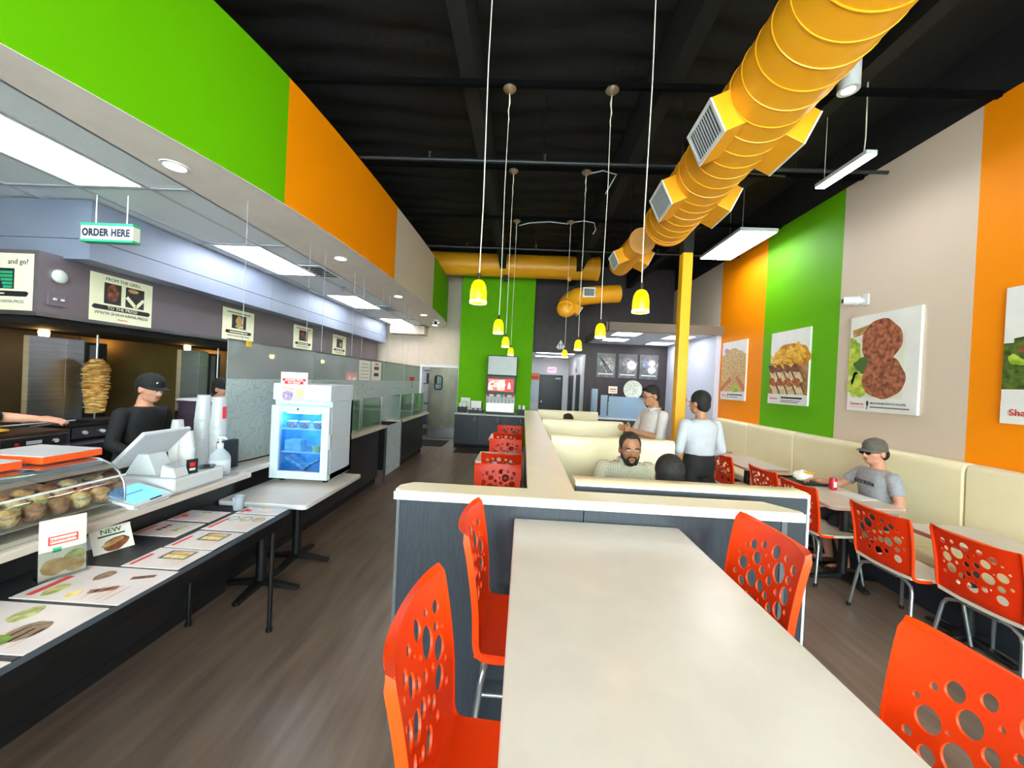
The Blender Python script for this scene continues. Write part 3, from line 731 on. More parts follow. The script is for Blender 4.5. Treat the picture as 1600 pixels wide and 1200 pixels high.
# ------------------------------------------------------------------ till area
t = thing('cash_till', 'white plastic till base box at the counter edge', 'till', (-2.25, 2.32, .922))
box(-.2, .19, -.185, .185, 0, .095).build('housing', whiteplastic, t, bevel=.012)
box(-.19, .192, -.17, .17, .012, .016).build('seam', greyp, t)
t = thing('till_display', 'white tilted till screen seen from behind', 'monitor', (-2.32, 2.24, 1.018))
MB().box(-.012, .012, -.155, .155, -.16, .16).tf(Matrix.Translation((0, 0, .16)) @ Matrix.Rotation(math.radians(44), 4, 'Y')).build('screen_back', whiteplastic, t, bevel=.008)
MB().prism([(-.10, 0), (.1, 0), (.04, .13), (-.02, .13)], -.06, .06).tf(Matrix(((1, 0, 0, 0), (0, 0, 1, 0), (0, 1, 0, 0), (0, 0, 0, 1)))).build('stand', whiteplastic, t, bevel=.006)
t = thing('card_reader', 'small white card reader below the till screen', 'card reader', (-2.12, 2.2, 1.018))
MB().prism([(-.05, 0), (.05, 0), (.03, .055), (-.04, .075)], -.045, .045).tf(Matrix(((1, 0, 0, 0), (0, 0, 1, 0), (0, 1, 0, 0), (0, 0, 0, 1)))).build('body', whiteplastic, t, bevel=.005)
MB().box(-.03, .035, -.03, .03, .0, .002).tf(Matrix.Translation((-.004, 0, .0665)) @ Matrix.Rotation(.28, 4, 'Y')).build('pad', greyp, t)
t = thing('small_black_sign', 'tiny black sign with a red mark on the till base', 'sign', (-2.085, 2.28, 1.018), -.35)
box(-.004, .004, -.03, .03, 0, .09).build('plate', ink, t); box(.004, .005, -.014, .014, .045, .07).build('red_mark', redp, t); box(.004, .005, -.016, .016, .02, .034).build('white_mark', whitep, t)
t = thing('coin_dish', 'small dark dish on the till base', 'dish', (-2.12, 2.43, 1.018))
MB().lathe([(0, .0), (.04, .0), (.05, .014), (.047, .014), (.038, .004), (0, .004)], 20, cap=False).build('dish', steeldk, t, 40); MB().ell((0, 0, .012), (.022, .018, .01), 12, 8).build('coins', blackmetal, t, 40)
t = thing('payment_tablet', 'white customer tablet with a lit blue screen on the counter', 'tablet', (-2.13, 1.98, .922), .12)
Mt = Matrix.Translation((0, 0, .05)) @ Matrix.Rotation(.30, 4, 'Y')
MB().box(-.11, .11, -.13, .13, -.008, .008).tf(Mt).build('bezel', whiteplastic, t, bevel=.005)
MB().box(-.082, .088, -.105, .105, .008, .0095).tf(Mt).build('screen', mat('blue_screen', (96, 170, 232), .3, emit=.7), t)
MB().box(-.01, -.004, -.07, .05, .0095, .0102).tf(Mt).build('screen_line', mat('navy_ink', (30, 60, 120), .5), t)
MB().box(.094, .1, -.02, .05, .008, .012).tf(Mt).build('card_slot', ink, t)
MB().prism([(-.09, .07), (-.09, 0), (.1, 0), (.1, .014)], -.1, .1).tf(Matrix(((1, 0, 0, 0), (0, 0, 1, 0), (0, 1, 0, 0), (0, 0, 0, 1)))).build('stand', whiteplastic, t)
t = thing('menu_clipboard', 'flat clipboard menu lying on the kitchen side of the counter', 'clipboard', (-2.63, 2.2, .935), .1)
box(-.1, .1, -.2, .2, 0, .008).build('board', blackmetal, t); box(-.09, .09, -.18, .18, .008, .010).build('sheet', mat('pinkish_paper', (226, 190, 170), .5), t)
# hand sanitiser
t = thing('sanitizer_bottle', 'clear pump bottle of hand gel on the counter', 'bottle', (-2.19, 2.62, .922))
MB().lathe([(0, 0), (.06, 0), (.064, .01), (.064, .12), (.055, .145), (.018, .19), (.016, .20), (.0, .2)], 24).build('bottle_body', glassy('gel_bottle', (228, 236, 242), .06, .15, (236, 240, 245), .75), t, 40)
MB().lathe([(.02, .195), (.02, .225), (.008, .23), (.008, .262), (.0, .262)], 16).build('pump_collar', whiteplastic, t, 40)
MB().tube([(-.02, 0, .265), (.0, 0, .268), (.03, 0, .266), (.05, 0, .256)], .008, 10).build('pump_nozzle', whiteplastic, t, 50)
MB().lathe([(.0648, .03), (.0648, .11)], 24, cap=False).build('label_wrap', mat('gel_label', (226, 228, 232), .4), t, 40)
wc = mat('white_paper_cup', (240, 240, 240), .4); cc = glassy('clear_cup', (236, 240, 242), .08, .06, (242, 244, 247), .66)
black_cup = mat('black_cup_holder', (26, 26, 28), .5)
def cup_tower(loc, m1, r1, h1, m2, r2, h2, label, logo=False):
    t = thing('cup_stack', label, 'cups', loc, 0, 'stacks of drink cups')
    MB().lathe([(0, 0), (r1 * .82, 0), (r1, h1), (r1 * .98, h1 + .004), (0, h1 + .004)], 22).build('lower_cups', m1, t, 40)
    for i in range(5):
        z0 = h1 * .60 + i * h1 * .07
        MB().lathe([(r1 * (.955 + .006 * i), z0), (r1 * (.985 + .006 * i), z0 + .003), (r1 * (.955 + .006 * i), z0 + .006)], 22, cap=False).build('cup_rim', m1, t, 40)
    MB().lathe([(0, h1 + .004), (r2, h1 + .004), (r2 * .74, h1 + h2), (0, h1 + h2)], 22).build('upside_down_cups', m2, t, 40)
    for i in range(3):
        z0 = h1 + .012 + i * .012
        MB().lathe([(r2 * (1.0 - .02 * i), z0), (r2 * (1.03 - .02 * i), z0 + .003), (r2 * (1.0 - .02 * i), z0 + .006)], 22, cap=False).build('cup_rim', m2, t, 40)
    if logo: box(r2 * .80, r2 * .86 + .004, -.02, .012, h1 + h2 * .35, h1 + h2 * .72).build('printed_logo', redp, t)
    return t
cup_tower((-2.46, 2.56, .922), wc, .048, .27, cc, .042, .12, 'white paper cup stack with a clear cup on top, left of the others')
cup_tower((-2.35, 2.52, .922), wc, .048, .2, wc, .045, .12, 'short all white paper cup stack in front')
cup_tower((-2.47, 2.78, .922), cc, .055, .34, cc, .055, .22, 'tall clear plastic cup stack in the middle')
cup_tower((-2.33, 2.76, .922), cc, .055, .3, cc, .056, .25, 'tall clear plastic cup stack with a red logo beside the screen', True)
tag(box(-2.29, -2.24, 2.70, 2.86, .922, 1.14).build('napkin_dispenser', black_cup, None, bevel=.006), 'black napkin holder behind the gel bottle', 'holder')
tag(MB().tube([(-2.33, 2.9, .93), (-2.30, 3.1, .926), (-2.27, 3.25, .93), (-2.25, 3.45, .926), (-2.2, 3.55, .93)], .006, 8).build('power_cord', rubber, None, 60), 'thin black power cord trailing along the counter', 'cord')
tag(box(-2.75, -2.5, 3.0, 3.16, .925, .985).build('label_printer', mat('teal_grey_plastic', (120, 150, 146), .4), None, bevel=.008), 'grey green scale display behind the till', 'scale')

# ------------------------------------------------------------------ black menu table in front of the counter
t = thing('menu_table', 'low black display table along the counter covered with menus', 'table', (-1.86, .7, 0))
box(-.285, .31, -2.0, 1.76, .725, .755).build('top', mat('black_laminate', (30, 32, 36), .45, c2=(38, 40, 44), scale=50), t, bevel=.005)
box(.3105, .3125, -2.0, 1.76, .729, .751).build('edge_highlight', mat('grey_edge_highlight', (104, 112, 126), .35, .4), t)  # bluish grey highlight along the table edge, put in as a paler strip
box(.27, .30, -1.95, 1.70, .655, .725).build('apron', blackmetal, t)
for x, y in ((.28, 1.64), (.28, -.9), (-.26, 1.64), (-.26, -.9)):
    MB().cyl((x, y, 0), (x, y, .725), .014, n=12).cyl((x, y, 0), (x, y, .02), .02, n=12).build('leg', blackmetal, t, 40)
# menus: laminated sheets, each with its own print
lam = mat('laminated_menu', (222, 206, 206), .22, c2=(226, 212, 210), coat=.3)
plate = mat('printed_plate', (190, 190, 190), .5); yel = mat('printed_yellow_rice', (220, 186, 96), .5, c2=(236, 210, 140), scale=30)
MN = [(-1.77, 1.235, .46, .25, 'laminated menu printed with green and brown salad plates', 0), (-1.755, 1.505, .45, .262, 'laminated menu printed with wraps and rolls beside the leaflet stand', 1),
      (-1.69, 1.742, .28, .195, 'laminated menu with a meal tray, next to the wraps menu', 2), (-1.69, 1.952, .27, .215, 'laminated menu with a meal tray, next to the round plates menu', 2),
      (-1.695, 2.2, .28, .255, 'laminated menu with three round plates', 3), (-1.7, 2.4, .28, .125, 'laminated menu at the far end by the clear cup', 4),
      (-2.0, 2.055, .27, .2, 'inner laminated menu with rows of red and green sauces', 5), (-2.0, 2.26, .27, .175, 'inner laminated menu with one tray photo, next to the fridge table', 6)]
MN.append((-1.77, .96, .46, .26, 'laminated menu sheet cut off by the left picture edge', 2))
for q, (x, y, w, h, lab, kind_) in enumerate(MN):
    # w runs across the table (X), h along it (Y): local x = +Y, local y = -X
    o = thing('laminated_menu', lab, 'menu', M=fr_flat(x, y, .7555), group='menus on the black table')
    box(-h / 2 + .003, h / 2 - .003, -w / 2 + .003, w / 2 - .003, 0, .003).build('sheet', lam, o, bevel=.001)
    z = .0037
    rect(-h * .4, w * .36, h * .15, w * .42, z).build('heading_strip', redink, o)
    for s in range(4): rect(-h * .4, -w * .1 - s * w * .07, -h * .02, -w * .085 - s * w * .07, z).build('text_line', mat('printed_pink_text', (216, 168, 150), .6), o)
    if kind_ == 0:
        blob(.06, .02, .05, .036, z, seed=q + 3).build('printed_salad', foodgr, o); blob(-.05, .07, .045, .026, z, seed=q + 4).build('printed_greens', mat('printed_lime', (126, 160, 40), .5, c2=(80, 116, 26), scale=30), o)
        blob(-.02, -.1, .055, .05, z, seed=q + 5).build('printed_kebab', mat('printed_taupe', (150, 120, 92), .5, c2=(110, 84, 62), scale=40), o); blob(-.075, -.06, .03, .045, z + .0008, seed=q + 6).build('printed_greens', MATS['printed_lime'], o)
    elif kind_ == 1:
        blob(-.06, .12, .045, .028, z, seed=5).build('printed_plate', foodgr, o); blob(.06, .05, .04, .03, z, seed=6).build('printed_wrap', mat('printed_taupe', (150, 120, 92)), o)
        join(strip(-.06, -.02, -.02, -.1, .03, z), strip(.05, -.08, .08, -.16, .024, z)).build('printed_rolls', foodbr, o); blob(-.08, .02, .03, .02, z, seed=9).build('printed_dip', yel, o)
    elif kind_ == 2:
        rect(-h * .05, -w * .3, h * .38, w * .18, z).build('printed_tray', mat('printed_tray_grey', (96, 92, 84), .5), o); rect(.0, -w * .26, h * .16, w * .12, z + .0008).build('printed_rice', yel, o)
        rect(h * .2, -w * .26, h * .34, w * .12, z + .0008).build('printed_meat', mat('printed_orange_meat', (196, 130, 70), .5, c2=(220, 190, 140), scale=40), o)
    elif kind_ == 3:
        for s in range(3):
            MB().lathe([(.034, 0), (.034, .0006), (.028, .0006), (.028, 0)], 24, c=(.05, -.08 + .08 * s, z - .0006), cap=False).build('printed_plate_rim', mat('printed_olive', (110, 104, 80), .5), o)
            blob(.05, -.08 + .08 * s, .022, .022, z, seed=s).build('printed_food', (foodtan, foodgr, plate)[s], o)
    elif kind_ == 5:
        for s in range(3):
            blob(-.02 + .03 * s, .04, .012, .016, z, seed=s).build('printed_red_sauce', mat('printed_dark_red', (150, 30, 36), .5), o); blob(-.02 + .03 * s, -.05, .013, .02, z, seed=s + 7).build('printed_green_sauce', foodgr, o)
    else:
        rect(0, -w * .2, h * .35, w * .2, z).build('printed_tray', plate, o); blob(h * .3, .0, .02, .03, z + .0008, seed=2).build('printed_meat', mat('printed_orange_meat', (196, 130, 70)), o); blob(-h * .1, w * .3, .016, .02, z, seed=3).build('printed_badge', redp, o)
# stand-up cards
t = thing('leaflet_stand', 'upright leaflet with red logo in a clear holder on the menu table', 'leaflet', M=fr((-1.975, 1.545, .757), (.42, .90, 0), (0, 0, 1)))
Mr = Matrix.Rotation(-.05, 4, 'X')
MB().box(-.068, .068, .0, .255, -.002, .002).tf(Mr).build('leaflet', mat('leaflet_paper', (218, 204, 194), .4), t)
MB().box(-.072, .072, .0, .12, .004, .006).tf(Mr).build('holder_front', glassy('acrylic'), t); box(-.072, .072, -.0, .006, -.05, .03).build('holder_foot', glassy('acrylic'), t)
join(blob(-.02, .05, .045, .035, .0035, seed=3), blob(.035, .04, .03, .03, .0035, seed=4)).tf(Mr).build('printed_food', foodtan, t); blob(.035, .075, .032, .03, .0032, seed=6).tf(Mr).build('printed_greens', foodgr, t)
join(rect(-.04, .175, .04, .18, .0028), rect(-.04, .143, .04, .148, .0028), rect(-.043, .143, -.038, .18, .0028), rect(.038, .143, .043, .18, .0028)).tf(Mr).build('logo_border', redink, t)
text('Shawarma', .019, redink, t, 'logo_lettering', M=Mr @ Matrix.Translation((0, .162, .003)))
rect(-.03, .11, -.005, .13, .0028).tf(Mr).build('printed_green_note', greenp, t)
t = thing('tent_card', 'folded white tent card reading new with a sandwich photo', 'card', M=fr((-2.06, 1.80, .757), (.35, .94, 0), (0, 0, 1)))
Mf = Matrix.Translation((0, 0, .055)) @ Matrix.Rotation(-.5, 4, 'X'); Mb = Matrix.Translation((0, 0, -.055)) @ Matrix.Rotation(.5, 4, 'X')
MB().box(-.075, .075, 0, .125, -.001, .001).tf(Mf).build('front_leaf', paper, t); MB().box(-.075, .075, 0, .125, -.001, .001).tf(Mb).build('back_leaf', paper, t)
text('NEW', .034, mat('olive_green_ink', (70, 110, 40), .5), t, 'lettering', M=Mf @ Matrix.Translation((0, .103, .002)), bold=.0006); rect(-.05, .078, .05, .085, .0018).tf(Mf).build('text_line', ink, t)
blob(.01, .035, .05, .03, .0018, seed=3, rot=.3).tf(Mf).build('printed_sandwich', foodbr, t); blob(.0, .045, .045, .012, .0026, seed=5, rot=.3).tf(Mf).build('printed_bread', foodtan, t)
t = thing('plastic_cup', 'empty clear plastic cup at the end of the menu table', 'cup', (-1.865, 2.40, .757))
MB().lathe([(0, 0), (.027, 0), (.037, .09), (.039, .091), (.035, .09), (.025, .003), (0, .003)], 24, cap=False).build('cup_wall', glassy('frosty_cup', (236, 240, 244), .08, .12, (222, 228, 236), .4), t, 40)

# ------------------------------------------------------------------ pedestal tables
def ped_table(name, label, x0, x1, y0, y1, h=.75, legs=None, group=None, edge=None, rad=.03):
    cx, cy = (x0 + x1) / 2, (y0 + y1) / 2
    t = thing(name, label, 'table', (cx, cy, 0), 0, group)
    a, b = (x1 - x0) / 2, (y1 - y0) / 2
    pts = []
    for sx, sy, st in ((1, 1, 0), (-1, 1, 90), (-1, -1, 180), (1, -1, 270)):
        for q in range(5):
            an = math.radians(st + 22.5 * q); pts.append((sx * (a - rad) + rad * math.cos(an), sy * (b - rad) + rad * math.sin(an)))
    tp = MB().prism(pts, h - .034, h).build('table_top', cream_lam, t, 30, bevel=.004)
    MB().prism([(x * 1.001, y * 1.001) for x, y in pts], h - .03, h - .006).build('edge_band', edge or white_edge, tp, 30)
    for (lx, ly) in (legs or [(0, 0)]):
        MB().cyl((lx, ly, .05), (lx, ly, h - .034), .037, n=20).build('column', blackmetal, t, 40)
        box(lx - .02, lx + .02, ly - .02, ly + .02, h - .06, h - .034).build('top_plate', blackmetal, t)
        for ang in (0, 90, 180, 270):
            M = Matrix.Translation((lx, ly, 0)) @ Matrix.Rotation(math.radians(ang), 4, 'Z'); w = .3 if ang % 180 == 0 else .26
            MB().add([(0, -.035, .03), (w, -.025, .005), (w, .025, .005), (0, .035, .03), (0, -.035, .07), (w, -.02, .03), (w, .02, .03), (0, .035, .07)],
                     [(0, 3, 2, 1), (4, 5, 6, 7), (0, 1, 5, 4), (1, 2, 6, 5), (2, 3, 7, 6), (3, 0, 4, 7)]).tf(M).build('foot', blackmetal, t, bevel=.005)
    return t
ped_table('fridge_table', 'white topped pedestal table under the small fridge', -2.15, -1.50, 2.56, 3.46, .75, [(-.155, -.2), (-.155, .25)])
# ------------------------------------------------------------------ small glass-door fridge
fw = mat('fridge_white', (192, 202, 216), .3)
t = thing('display_fridge', 'small white countertop fridge with lit blue interior', 'fridge', (-1.87, 3.26, .752))
W, D0, D1, H = .25, -.21, .21, .84
for x0, x1, y0, y1, z0, z1, nm in ((-W, -W + .03, D0 + .05, D1, .03, .66, 'side_wall'), (W - .03, W, D0 + .05, D1, .03, .66, 'side_wall'), (-W, W, D1 - .03, D1, .03, .84, 'back_wall'), (-W, W, D0 + .05, D1, .66, .70, 'ceiling_panel')):
    box(x0, x1, y0, y1, z0, z1).build(nm, fw, t)
box(-W, W, D0 + .04, D1, .03, .085).build('bottom_panel', fw, t, bevel=.004)
for x in (-.19, .19):
    for y in (-.12, .15): MB().cyl((x, y, 0), (x, y, .03), .022, n=12).build('foot', rubber, t, 40)
dr = join(box(-W, -W + .07, D0, D0 + .045, .035, .655), box(W - .065, W, D0, D0 + .045, .035, .655), box(-W + .07, W - .065, D0, D0 + .045, .035, .10), box(-W + .07, W - .065, D0, D0 + .045, .60, .655)).build('door', fw, t, bevel=.004)
box(-W + .07, W - .065, D0 + .018, D0 + .024, .10, .60).build('door_glass', glassy('fridge_glass', (214, 236, 250), .05, .02), dr)
MB().cyl((-.02, D0, .628), (-.02, D0 - .003, .628), .008, n=12).build('door_badge', ink, dr)
box(W, W + .012, D0 + .01, D0 + .035, .3, .42).build('door_handle', greyp, dr)
inn = mat('fridge_blue_liner', (110, 186, 226), .5)
box(-W + .031, W - .031, D1 - .034, D1 - .031, .086, .655).build('liner', inn, t)
for s in (-1, 1): box(s * (W - .033) - .002, s * (W - .033) + .002, D0 + .06, D1 - .035, .086, .655).build('liner', inn, t)
box(-.15, .12, D0 + .06, D0 + .09, .585, .598).build('led_strip', mat('cold_led', (170, 220, 255), .4, emit=26), t)
hd = box(-W, W, D0 + .01, D1 - .03, .70, .84).build('header_box', fw, t, bevel=.006)
box(-W + .012, W - .012, D0 + .006, D0 + .01, .712, .83).build('header_picture', mat('header_sky_print', (110, 190, 232), .35, c2=(214, 240, 250), scale=5, emit=.5), hd)
for z in (.25, .45):
    sh = MB()
    for i in range(15): sh.box(-.2 + i * .0285 - .0018, -.2 + i * .0285 + .0018, D0 + .06, D1 - .04, z, z + .004)
    sh.box(-.215, .215, D0 + .055, D0 + .062, z - .004, z + .008); sh.box(-.215, .215, D1 - .045, D1 - .04, z - .004, z + .006)
    sh.build('wire_shelf', whitep, t)
tub = mat('ice_cream_tub', (214, 200, 206), .5, c2=(150, 96, 110), scale=60)
for i, x in enumerate((-.12, -.01, .11)):
    o = thing('ice_cream_cup', ['ice cream cup on the upper fridge shelf, left', 'ice cream cup on the upper fridge shelf, middle', 'ice cream cup on the upper fridge shelf, right'][i], 'cup', (-1.87 + x, 3.14, 1.2075), 0, 'cups in the fridge')
    MB().lathe([(0, 0), (.032, 0), (.042, .055), (0, .056)], 18).build('cup_body', tub, o, 40); MB().lathe([(.043, .055), (.043, .062), (0, .063)], 18).build('lid', whiteplastic, o, 40)
o = thing('ice_cream_cup', 'pale yellow tub on the middle fridge shelf', 'cup', (-1.77, 3.14, 1.0075), 0, 'cups in the fridge')
MB().lathe([(0, 0), (.03, 0), (.036, .05), (0, .051)], 18).build('cup_body', mat('pale_yellow_tub', (222, 216, 150), .5), o, 40)
o = thing('frozen_pack', 'clear wrapped pack standing on the middle fridge shelf', 'pack', (-1.95, 3.15, 1.0075))
box(-.08, .06, -.05, .05, 0, .1).build('wrapped_block', mat('wrapped_blue', (150, 196, 214), .3, c2=(196, 220, 226), scale=20), o, bevel=.01)
for i, (x, a) in enumerate(((-.07, .5), (.06, -.55))):
    o = thing('frozen_bag', ['flat frozen bag lying at the fridge bottom, left', 'flat frozen bag leaning at the fridge bottom, right'][i], 'bag', (-1.87 + x, 3.17, .845))
    MB().box(-.1, .1, -.06, .06, -.012, .012).tf(Matrix.Translation((0, 0, .06)) @ Matrix.Rotation(a, 4, 'Y')).build('bag_body', mat('frozen_bag_film', (190, 206, 222), .25, c2=(140, 160, 190), scale=30), o, bevel=.008)
t = thing('ice_cream_sign', 'paper sign in a stand on the fridge header reading choose your ice cream', 'sign', M=fr_cam(-1.93, 3.045, 1.56))
box(-.115, .115, -.125, .13, 0, .002).build('sheet', paper, t)
rect(-.1, .055, .1, .078, .003).build('red_banner', redp, t); rect(-.08, .03, .08, .053, .003).build('red_banner', redp, t)
text('CHOOSE YOUR', .022, paper, t, 'lettering', (0, .0665, .0042), bold=.0004); text('ICE CREAM', .021, paper, t, 'lettering', (0, .0415, .0042), bold=.0004)
rect(-.105, -.115, .105, .02, .003).build('printed_backdrop', mat('printed_lilac', (190, 176, 222), .5), t)
blob(-.05, -.07, .045, .04, .004, seed=2).build('printed_sundae', mat('printed_blueberry', (120, 110, 160), .5, c2=(200, 170, 190), scale=40), t); blob(.05, -.045, .042, .045, .004, seed=3).build('printed_pistachio', mat('printed_pistachio', (190, 200, 150), .5), t)
strip(-.1, .005, .0, -.015, .008, .0045).build('printed_spoon', mat('printed_gold', (220, 180, 60), .5), t)

# ------------------------------------------------------------------ low partition with cream cap
t = thing('low_partition', 'slate low partition with a wide cream cap around the booths', 'partition', (0, 1.8, 0))
L = lambda mb: mb.tf(Matrix.Translation((0, -1.8, 0)))
pts = [(-.55, 1.70), (1.285, 1.70), (1.305, 1.715), (1.305, 1.735), (1.21, 1.86), (.285, 1.86), (.285, 7.0), (.045, 7.0), (.045, 1.86), (-.53, 1.86), (-.585, 1.80), (-.585, 1.735)]
L(MB().prism(pts, 1.122, 1.166)).build('cap', mat('cream_cap_laminate', (236, 222, 198), .3, c2=(240, 227, 204)), t, bevel=.006)
L(box(-.58, 1.303, 1.6985, 1.70, 1.125, 1.163)).build('cap_front_edge', white_edge, t)
for x0, x1 in ((-.56, .31), (.314, 1.22)):
    L(box(x0, x1, 1.735, 1.80, 0.0, 1.122)).build('front_panel', slate, t)
L(join(box(-.575, -.56, 1.73, 1.83, 0, 1.122))).build('end_strip', mat('grey_aluminium', (120, 124, 130), .35, .8), t)
L(box(1.22, 1.245, 1.73, 1.82, 0, 1.122)).build('end_strip', MATS['grey_aluminium'], t)
L(box(.09, .24, 1.82, 6.98, 0, 1.122)).build('spine_panel', slate, t)
# ------------------------------------------------------------------ booth benches
def half_round(y0, y1, z0, z1, sgn):
    """vinyl back cushion profile in (y,z); sgn = facing direction"""
    r = .04
    return [(y0, z0), (y1, z0)] + [(y1 - r + r * math.cos(a), z1 - r + r * math.sin(a)) for a in [i * math.pi / 10 for i in range(6)]] + \
           [(y0 + r + r * math.cos(a), z1 - r + r * math.sin(a)) for a in [math.pi / 2 + i * math.pi / 10 for i in range(6)]]
YZ = Matrix(((0, 0, 1, 0), (1, 0, 0, 0), (0, 1, 0, 0), (0, 0, 0, 1)))   # prism (y,z,x) -> xyz
def bench(label, y, faces, x0=.30, x1=1.5, panel=False):
    t = thing('booth_bench', label, 'bench', (0, y, 0), 0, 'cream vinyl booth benches')
    if panel:
        box(x0, x1 - .012, -.0, .03, .0, 1.170).build('rear_panel', mat('dark_slate_laminate', (46, 50, 58), .45), t)
        join(box(x1 - .012, x1, -.006, .09, 0, 1.19)).build('white_edge_strip', white_edge, t)
        MB().prism(half_round(.031, .12, .4, 1.18, 1), x0, x1 - .014).tf(YZ).build('back_cushion', vinyl, t, 40)
        MB().prism([(-.005, 1.171), (.13, 1.171), (.13, 1.185), (.11, 1.196), (.02, 1.196), (-.005, 1.188)], x0, x1).tf(YZ).build('top_roll', vinyl, t, 40)
        faces = (1,)
    else:
        MB().prism(half_round(-.02, .08, .3, 1.19, 1), x0, x1).tf(YZ).build('back_cushion', vinyl, t, 40)
        if 1 in faces: MB().prism(half_round(.082, .17, .3, 1.185, 1), x0, x1).tf(YZ).build('back_cushion', vinyl, t, 40)
    for f in faces:
        base = .12 if panel else (-.02 if f < 0 else .17)
        ya, yb = (base - .47, base - .002) if f < 0 else (base + .002, base + .47)
        box(x0, x1, ya, yb, .36, .46).build('seat_cushion', vinyl, t, bevel=.03, seg=3)
        box(x0, x1 - .01, min(ya, yb) + .03, max(ya, yb) - .03, 0, .36).build('bench_base', slate, t)
    return t
bench('front booth bench with a dark rear panel behind the partition', 1.94, (1,), panel=True)
bench('double booth bench behind the bearded man in the check shirt', 3.64, (-1, 1))
bench('double booth bench left of the man with glasses', 5.30, (-1, 1), x1=1.45)
bench('farthest cream booth bench by the corridor', 7.08, (-1,), x1=1.45)
ped_table('booth_table', 'booth table between the two seated men', .36, 1.42, 2.62, 3.10, .75, group='booth tables')
ped_table('booth_table', 'booth table in the second booth', .36, 1.40, 4.36, 4.84, .75, group='booth tables')
ped_table('booth_table', 'booth table in the farthest booth', .36, 1.40, 6.0, 6.5, .75, group='booth tables')

# ------------------------------------------------------------------ chairs with bubble-hole backs
HOLES = [(0.14, 0.276, 28), (0.278, 0.22, 20), (0.178, 0.43, 22), (0.1, 0.491, 11), (0.434, 0.234, 38), (0.324, 0.437, 55), (0.174, 0.627, 45), (0.61, 0.235, 24), (0.46, 0.439, 14), (0.541, 0.346, 10), (0.739, 0.31, 30), (0.113, 0.784, 14), (0.303, 0.681, 17), (0.429, 0.623, 25), (0.551, 0.558, 25), (0.653, 0.454, 38), (0.822, 0.366, 13), (0.223, 0.852, 45), (0.355, 0.932, 27), (0.436, 0.826, 22), (0.533, 0.768, 33), (0.662, 0.75, 48), (0.811, 0.619, 40), (0.724, 0.612, 8), (0.478, 1.10, 45), (0.615, 1.023, 25), (0.786, 0.871, 28), (0.789, 1.10, 40), (0.513, 0.953, 10), (0.679, 0.977, 10), (0.88, .50, 12), (0.885, .80, 16), (.12, 1.0, 18), (.30, 1.12, 22)]
SP = [(0.0, .405), (.06, .385), (.14, .35), (.0, 0)]
def back_profile(s):
    """s 0 (top) .. 1 (front end of the wrap under the seat) -> (y, z above the seat)"""
    P = [(-.272, .415), (-.252, .34), (-.232, .25), (-.216, .16), (-.207, .08), (-.198, .028), (-.175, .002), (-.13, -.008), (-.06, -.010)]
    f = s * (len(P) - 1); i = min(int(f), len(P) - 2); u = f - i
    p0, p1, p2, p3 = P[max(i - 1, 0)], P[i], P[i + 1], P[min(i + 2, len(P) - 1)]
    return tuple(0.5 * (2 * b + (c - a) * u + (2 * a - 5 * b + 4 * c - e) * u * u + (3 * b - a - 3 * c + e) * u ** 3) for a, b, c, e in zip(p0, p1, p2, p3))
def back_point(a, s, seat):
    y, z = back_profile(s)
    hw = .230 - .022 * s
    if s < .045:                                    # rounded upper corners
        q = 1 - s / .045
        hw -= .007 * (1 - math.sqrt(max(0, 1 - q * q * .98)))
    wrap = max(0.0, 1 - s / .75)
    bend = (.012 + .026 * wrap) * abs(a) ** 2.4
    return Vector((a * hw, y + bend, seat + z + (.012 * a * a * max(0, (s - .6)))))
def back_mesh(seat, th=.006, m=None):
    NA, NS = 36, 44
    P = [[back_point(-1 + 2 * i / NA, j / NS, seat) for i in range(NA + 1)] for j in range(NS + 1)]
    N = [[None] * (NA + 1) for _ in range(NS + 1)]
    for j in range(NS + 1):
        for i in range(NA + 1):
            du = P[j][min(i + 1, NA)] - P[j][max(i - 1, 0)]; dv = P[min(j + 1, NS)][i] - P[max(j - 1, 0)][i]
            N[j][i] = du.cross(dv).normalized()
    mb = MB()
    for sg in (.5, -.5):
        for j in range(NS + 1):
            for i in range(NA + 1): mb.v.append(tuple(P[j][i] + N[j][i] * th * sg))
    o = (NS + 1) * (NA + 1); w = NA + 1
    for j in range(NS):
        for i in range(NA):
            a = j * w + i; mb.f.append((a, a + w, a + w + 1, a + 1)); mb.f.append((o + a, o + a + 1, o + a + w + 1, o + a + w))
    for i in range(NA):
        mb.f.append((i, i + 1, o + i + 1, o + i)); a = NS * w + i; mb.f.append((a, o + a, o + a + 1, a + 1))
    for j in range(NS):
        a = j * w; mb.f.append((a, o + a, o + a + w, a + w)); a = j * w + NA; mb.f.append((a, a + w, o + a + w, o + a))
    me = mb.mesh('chair_back')
    bm = bmesh.new(); bm.from_mesh(me); bmesh.ops.recalc_face_normals(bm, faces=bm.faces); bm.to_mesh(me); bm.free()
    ob = bpy.data.objects.new('tmp', me); col.objects.link(ob)
    cut = MB()
    for a, b, r_ in HOLES:
        x = -.222 + .444 * a; z = seat + .415 - .28 * b; rr = .00068 * r_
        cut.cyl((x, -.45, z), (x, .0, z), rr, n=18 if rr > .014 else 12)
    cme = cut.mesh('cut'); bm = bmesh.new(); bm.from_mesh(cme); bmesh.ops.recalc_face_normals(bm, faces=bm.faces); bm.to_mesh(cme); bm.free()
    co = bpy.data.objects.new('cut', cme); col.objects.link(co)
    md = ob.modifiers.new('b', 'BOOLEAN'); md.operation = 'DIFFERENCE'; md.object = co; md.solver = 'EXACT'
    res = eval_mesh(ob)
    bpy.data.objects.remove(ob); bpy.data.objects.remove(co)
    res.materials.clear(); res.materials.append(m or chair_red)
    return res
